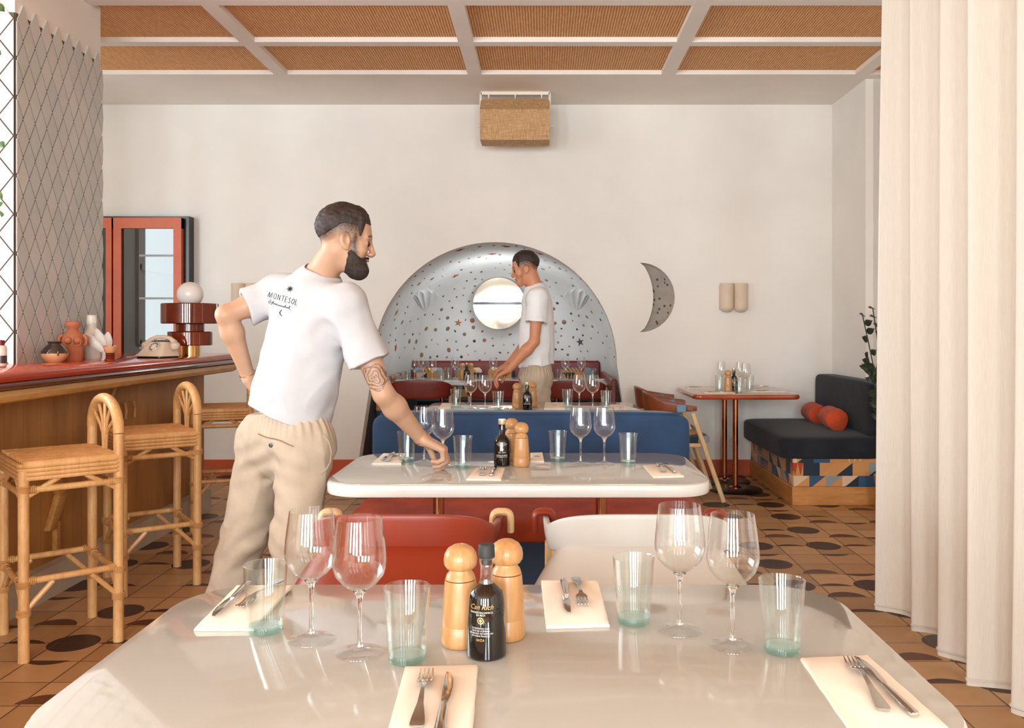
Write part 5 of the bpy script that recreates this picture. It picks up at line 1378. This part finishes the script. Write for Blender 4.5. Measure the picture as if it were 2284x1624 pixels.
    po, PV, PF = sdf_mesh('trousers', pants, lo, hi, max(hcell, .005), M['pants'], t)
    for s in 'rl':
        a = J[s+'an']; fd = Vector((J['foot'+s].x, J['foot'+s].y, 0)).normalized(); aa = Vector((a.x, a.y, 0))
        def shoe(p, aa=aa, fd=fd, a=a):
            D = rc(p, aa-fd*.045+Vector((0, 0, .04)), aa+fd*.13+Vector((0, 0, .036)), .040, .038); D = smin(D, rc(p, aa-fd*.03+Vector((0, 0, .06)), a, .036, .038), .02)
            D = smin(D, flat(p, aa-fd*.06+Vector((0, 0, .012)), aa+fd*.16+Vector((0, 0, .012)), .046, .044, fd.cross(Vector((0, 0, 1))), .35), .01); D = smax(D, -p[:, 2]+.001, .003); return smax(D, p[:, 2]-.11, .004)
        sdf_mesh('shoe', shoe, A_(aa)-.2*np.array([1, 1, 0]), A_(aa)+np.array([.24, .24, .14]), .007, M['shoe'], t)
    return t, base, J, (SV, SF), (PV, PF), so, po, fromH
# the waiter at the table
f1 = Vector((.62, .78, 0)).normalized(); lat1 = Vector((.78, -.62, 0))
cu_ = lambda a, b, c: (a, b, c)
J1 = dict(head=P(770, 541, 3.27), fwd=Vector((.955, .27, -.14)), hup=Vector((.12, .03, 1)), lat=lat1,
    neck=P(712, 622, 3.30), chest=P(690, 722, 3.30), pelvis=P(637, 958, 3.34), waist=P(641, 912, 3.34), wn=Vector((-.16, 0, 1)).normalized(),
    rsh=P(778, 690, 3.17), rel=P(856, 880, 3.16), rw=P(940, 978, 3.32), lsh=P(612, 660, 3.44), lel=P(504, 702, 3.36), lw=P(553, 838, 3.46),
    rhip=P(682, 985, 3.26), rkn=P(660, 1200, 3.24), ran=P(648, 1405, 3.34), lhip=P(598, 980, 3.42), lkn=P(545, 1200, 3.46), lan=P(492, 1395, 3.56),
    rd=Vector((.86, .22, -.46)), rn=Vector((-.50, -.05, -.86)), rs=Vector((-.1, 1, .1)), rcurl=[cu_(1.0, 1.25, .6), cu_(.95, 1.1, .5), cu_(.85, .95, .4), cu_(.7, .8, .3)], rth=(.60, .45),
    ld=Vector((.55, .35, -.75)), ln=Vector((.7, -.5, .3)), ls=Vector((-.3, .1, .9)), lcurl=[cu_(.5, .6, .3)]*4,
    cuffr=.62, cuffl=.60, slr=.082, hem=P(645, 928, 3.34), hemn=Vector((-.26, 0, -1)), footr=Vector((.75, .6, 0)), footl=Vector((.3, .9, 0)))
t1, b1, j1, SH, PA, so, po, fH = person('person', 'bearded waiter in white logo T-shirt and sand trousers leaning over the second table', J1,
    dict(skin=(196, 154, 126), skin2=(230, 180, 140), stub=(58, 42, 34), beard=True, tattoo=True), .0034, 1.3)
# printed logo on the shirt back
SB = BVHTree.FromPolygons([Vector(v) for v in SH[0]], [tuple(int(i) for i in f) for f in SH[1]])
o0 = Vector((0, 0, EYE))-b1
def on_shirt(px, py, bv=SB, lift=.0012):
    d = (P(px, py, 3.0)-b1-o0).normalized(); l, n, i, _ = bv.ray_cast(o0, d)
    return (l-d*.0024) if l else None
def strokes(mb, pts, r, bv=SB):
    q = [on_shirt(x, y, bv) for x, y in pts]; q = [x for x in q if x]
    if len(q) > 1: mb.tube(q, r*1.55, 5)
lg = MB(); ox, oy = 601, 651; ux = (66/66., 20/66.*.95); uy = (-.30, 1.0)     # baseline direction and letter slant in the photograph
def LP(x, y): return (ox+x*ux[0]+(y)*uy[0]*1.0, oy+x*ux[1]+(y)*uy[1])
H_ = 11.5
letters = {'M': [[(-1.2, H_), (.8, 0), (4.2, H_), (7.8, 0), (9.4, H_)]], 'O': [[(3.2+3.2*math.cos(a), H_/2+H_/2*math.sin(a)) for a in [2*PI*k/14 for k in range(15)]]],
 'N': [[(0, H_), (.3, 0), (6, H_), (6.2, 0)]], 'T': [[(0, 0), (6, 0)], [(3, 0), (3, H_)]], 'E': [[(4.6, 0), (0, 0), (0, H_), (4.8, H_)], [(0, H_/2), (3.6, H_/2)]],
 'S': [[(4.6, 1.2), (3, 0), (1, .8), (.4, 3), (2.4, 5.4), (4.4, 7.8), (4, 10.6), (2, H_), (0, 10)]], 'L': [[(0, 0), (0, H_), (4.6, H_)]]}
x = 0
for ch, adv in zip('MONTESOL', (11.6, 8.6, 8.8, 8, 7.2, 7.2, 8.4, 5)):
    for st in letters[ch]:
        for i in range(len(st)-1):
            a, b = st[i], st[i+1]; strokes(lg, [LP(x+(a[0]+(b[0]-a[0])*k/3)*.84, a[1]+(b[1]-a[1])*k/3) for k in range(4)], .0006)
    x += adv
sq = [(4, 22)]; cur = [(9, 14.5), (5, 15), (9, 17.5), (4, 19), (5, 22), (10, 20), (15, 15), (11, 24), (15, 18), (17, 20), (16, 22), (19, 19), (21, 19), (20, 22), (23, 19), (24, 22), (27, 19.5), (28, 22), (30, 19.5), (31, 22), (33, 19.5), (35, 22), (37, 19.5), (38, 22), (40, 20), (42, 16), (41, 22), (44, 21), (46, 19), (46, 22), (49, 20), (51, 14.5), (50, 22), (54, 23)]
strokes(lg, [LP(a, b+1.5) for a, b in cur], .00065)
for k in range(14):
    a = 2*PI*k/14; strokes(lg, [(646.5, 644.5), (646.5+(6.2 if k % 2 else 4.6)*math.cos(a)+1.5*math.sin(a+2), 644.5+(6.8 if k % 2 else 5)*math.sin(a))], .0006)
strokes(lg, [(646.5-1.2, 645.5), (646.5+1.2, 643.5)], .0026)
cr = [(628.5-4.5*math.sin(PI*k/10), 691+14*k/10) for k in range(11)]
strokes(lg, cr, .0009); strokes(lg, cr[3:8], .0014)
lg.build('shirt_print', M['inkb'], so)
# back pocket, button and side pocket on the trousers
PB = BVHTree.FromPolygons([Vector(v) for v in PA[0]], [tuple(int(i) for i in f) for f in PA[1]])
pk = MB(); strokes(pk, [(576+78*k/8, 968+26*k/8+1.5*math.sin(k)) for k in range(9)], .0016, PB); pk.build('pocket_seam', mat('seam_thread', (148, 120, 92), .9), po)
l = on_shirt(605, 993, PB); MB().lathe([(0, 0), (.0085, 0), (.0085, .003), (.006, .004), (0, .003)], 16, l, Matrix.Rotation(PI/2, 3, 'X')).build('button', M['dglaze'], po)
pk = MB(); strokes(pk, [(722, 970), (733, 985), (738, 1005), (736, 1030), (728, 1046), (716, 1056)], .0025, PB); pk.build('pocket_edge', M['pants'], po)
# bracelets
def bracelet(w_, el, r, name, parent, f=.93, tl=.0):
    c = el.lerp(w_, f); ax = (w_-el).normalized(); u = ax.orthogonal().normalized(); v = ax.cross(u); MB().tube([c+(u*math.cos(a)+v*math.sin(a))*r+ax*tl*math.sin(a) for a in [2*PI*k/36 for k in range(36)]], .0014, 6, closed=True).build(name, M['brass'], parent)
bracelet(j1['rw'], j1['rel'], .0305, 'bracelet', t1, .99, .006); bracelet(j1['lw'], j1['lel'], .030, 'bracelet', t1, .97)
# the waiter behind, facing left
J2 = dict(head=P(1172, 602, 6.62), fwd=Vector((-.97, -.05, -.2)), hup=Vector((-.2, 0, 1)), lat=Vector((.15, 1, 0)).normalized(),
    neck=P(1194, 644, 6.64), chest=P(1198, 700, 6.64), pelvis=P(1196, 830, 6.64), waist=P(1197, 812, 6.64), wn=Vector((0, 0, 1)),
    rsh=P(1200, 666, 6.84), rel=P(1182, 758, 6.86), rw=P(1134, 812, 6.84), lsh=P(1200, 668, 6.44), lel=P(1192, 762, 6.40), lw=P(1134, 826, 6.42),
    rhip=P(1192, 842, 6.74), rkn=P(1176, 960, 6.74), ran=P(1196, 1078, 6.74), lhip=P(1196, 842, 6.54), lkn=P(1204, 962, 6.54), lan=P(1226, 1070, 6.54),
    rd=Vector((-.85, 0, -.5)), rn=Vector((-.4, .1, -.9)), rs=Vector((0, -1, 0)), rcurl=[cu_(.5, .6, .3)]*4,
    ld=Vector((-.85, .05, -.5)), ln=Vector((-.4, 0, -.9)), ls=Vector((0, 1, 0)), lcurl=[cu_(.5, .7, .4)]*4,
    cuffr=.55, cuffl=.55, slr=.088, hem=P(1196, 816, 6.64), hemn=Vector((.08, 0, -1)), footr=Vector((-1, 0, 0)), footl=Vector((-1, 0, 0)))
person('person', 'far waiter in white T-shirt and tan trousers bending towards the niche table', J2, dict(skin=(206, 140, 104), skin2=(220, 160, 120), stub=(60, 46, 40), beard=False, shirt=mat('bright_white_cotton', (238, 238, 240), .85, var=.01)), .0065, 4.1)
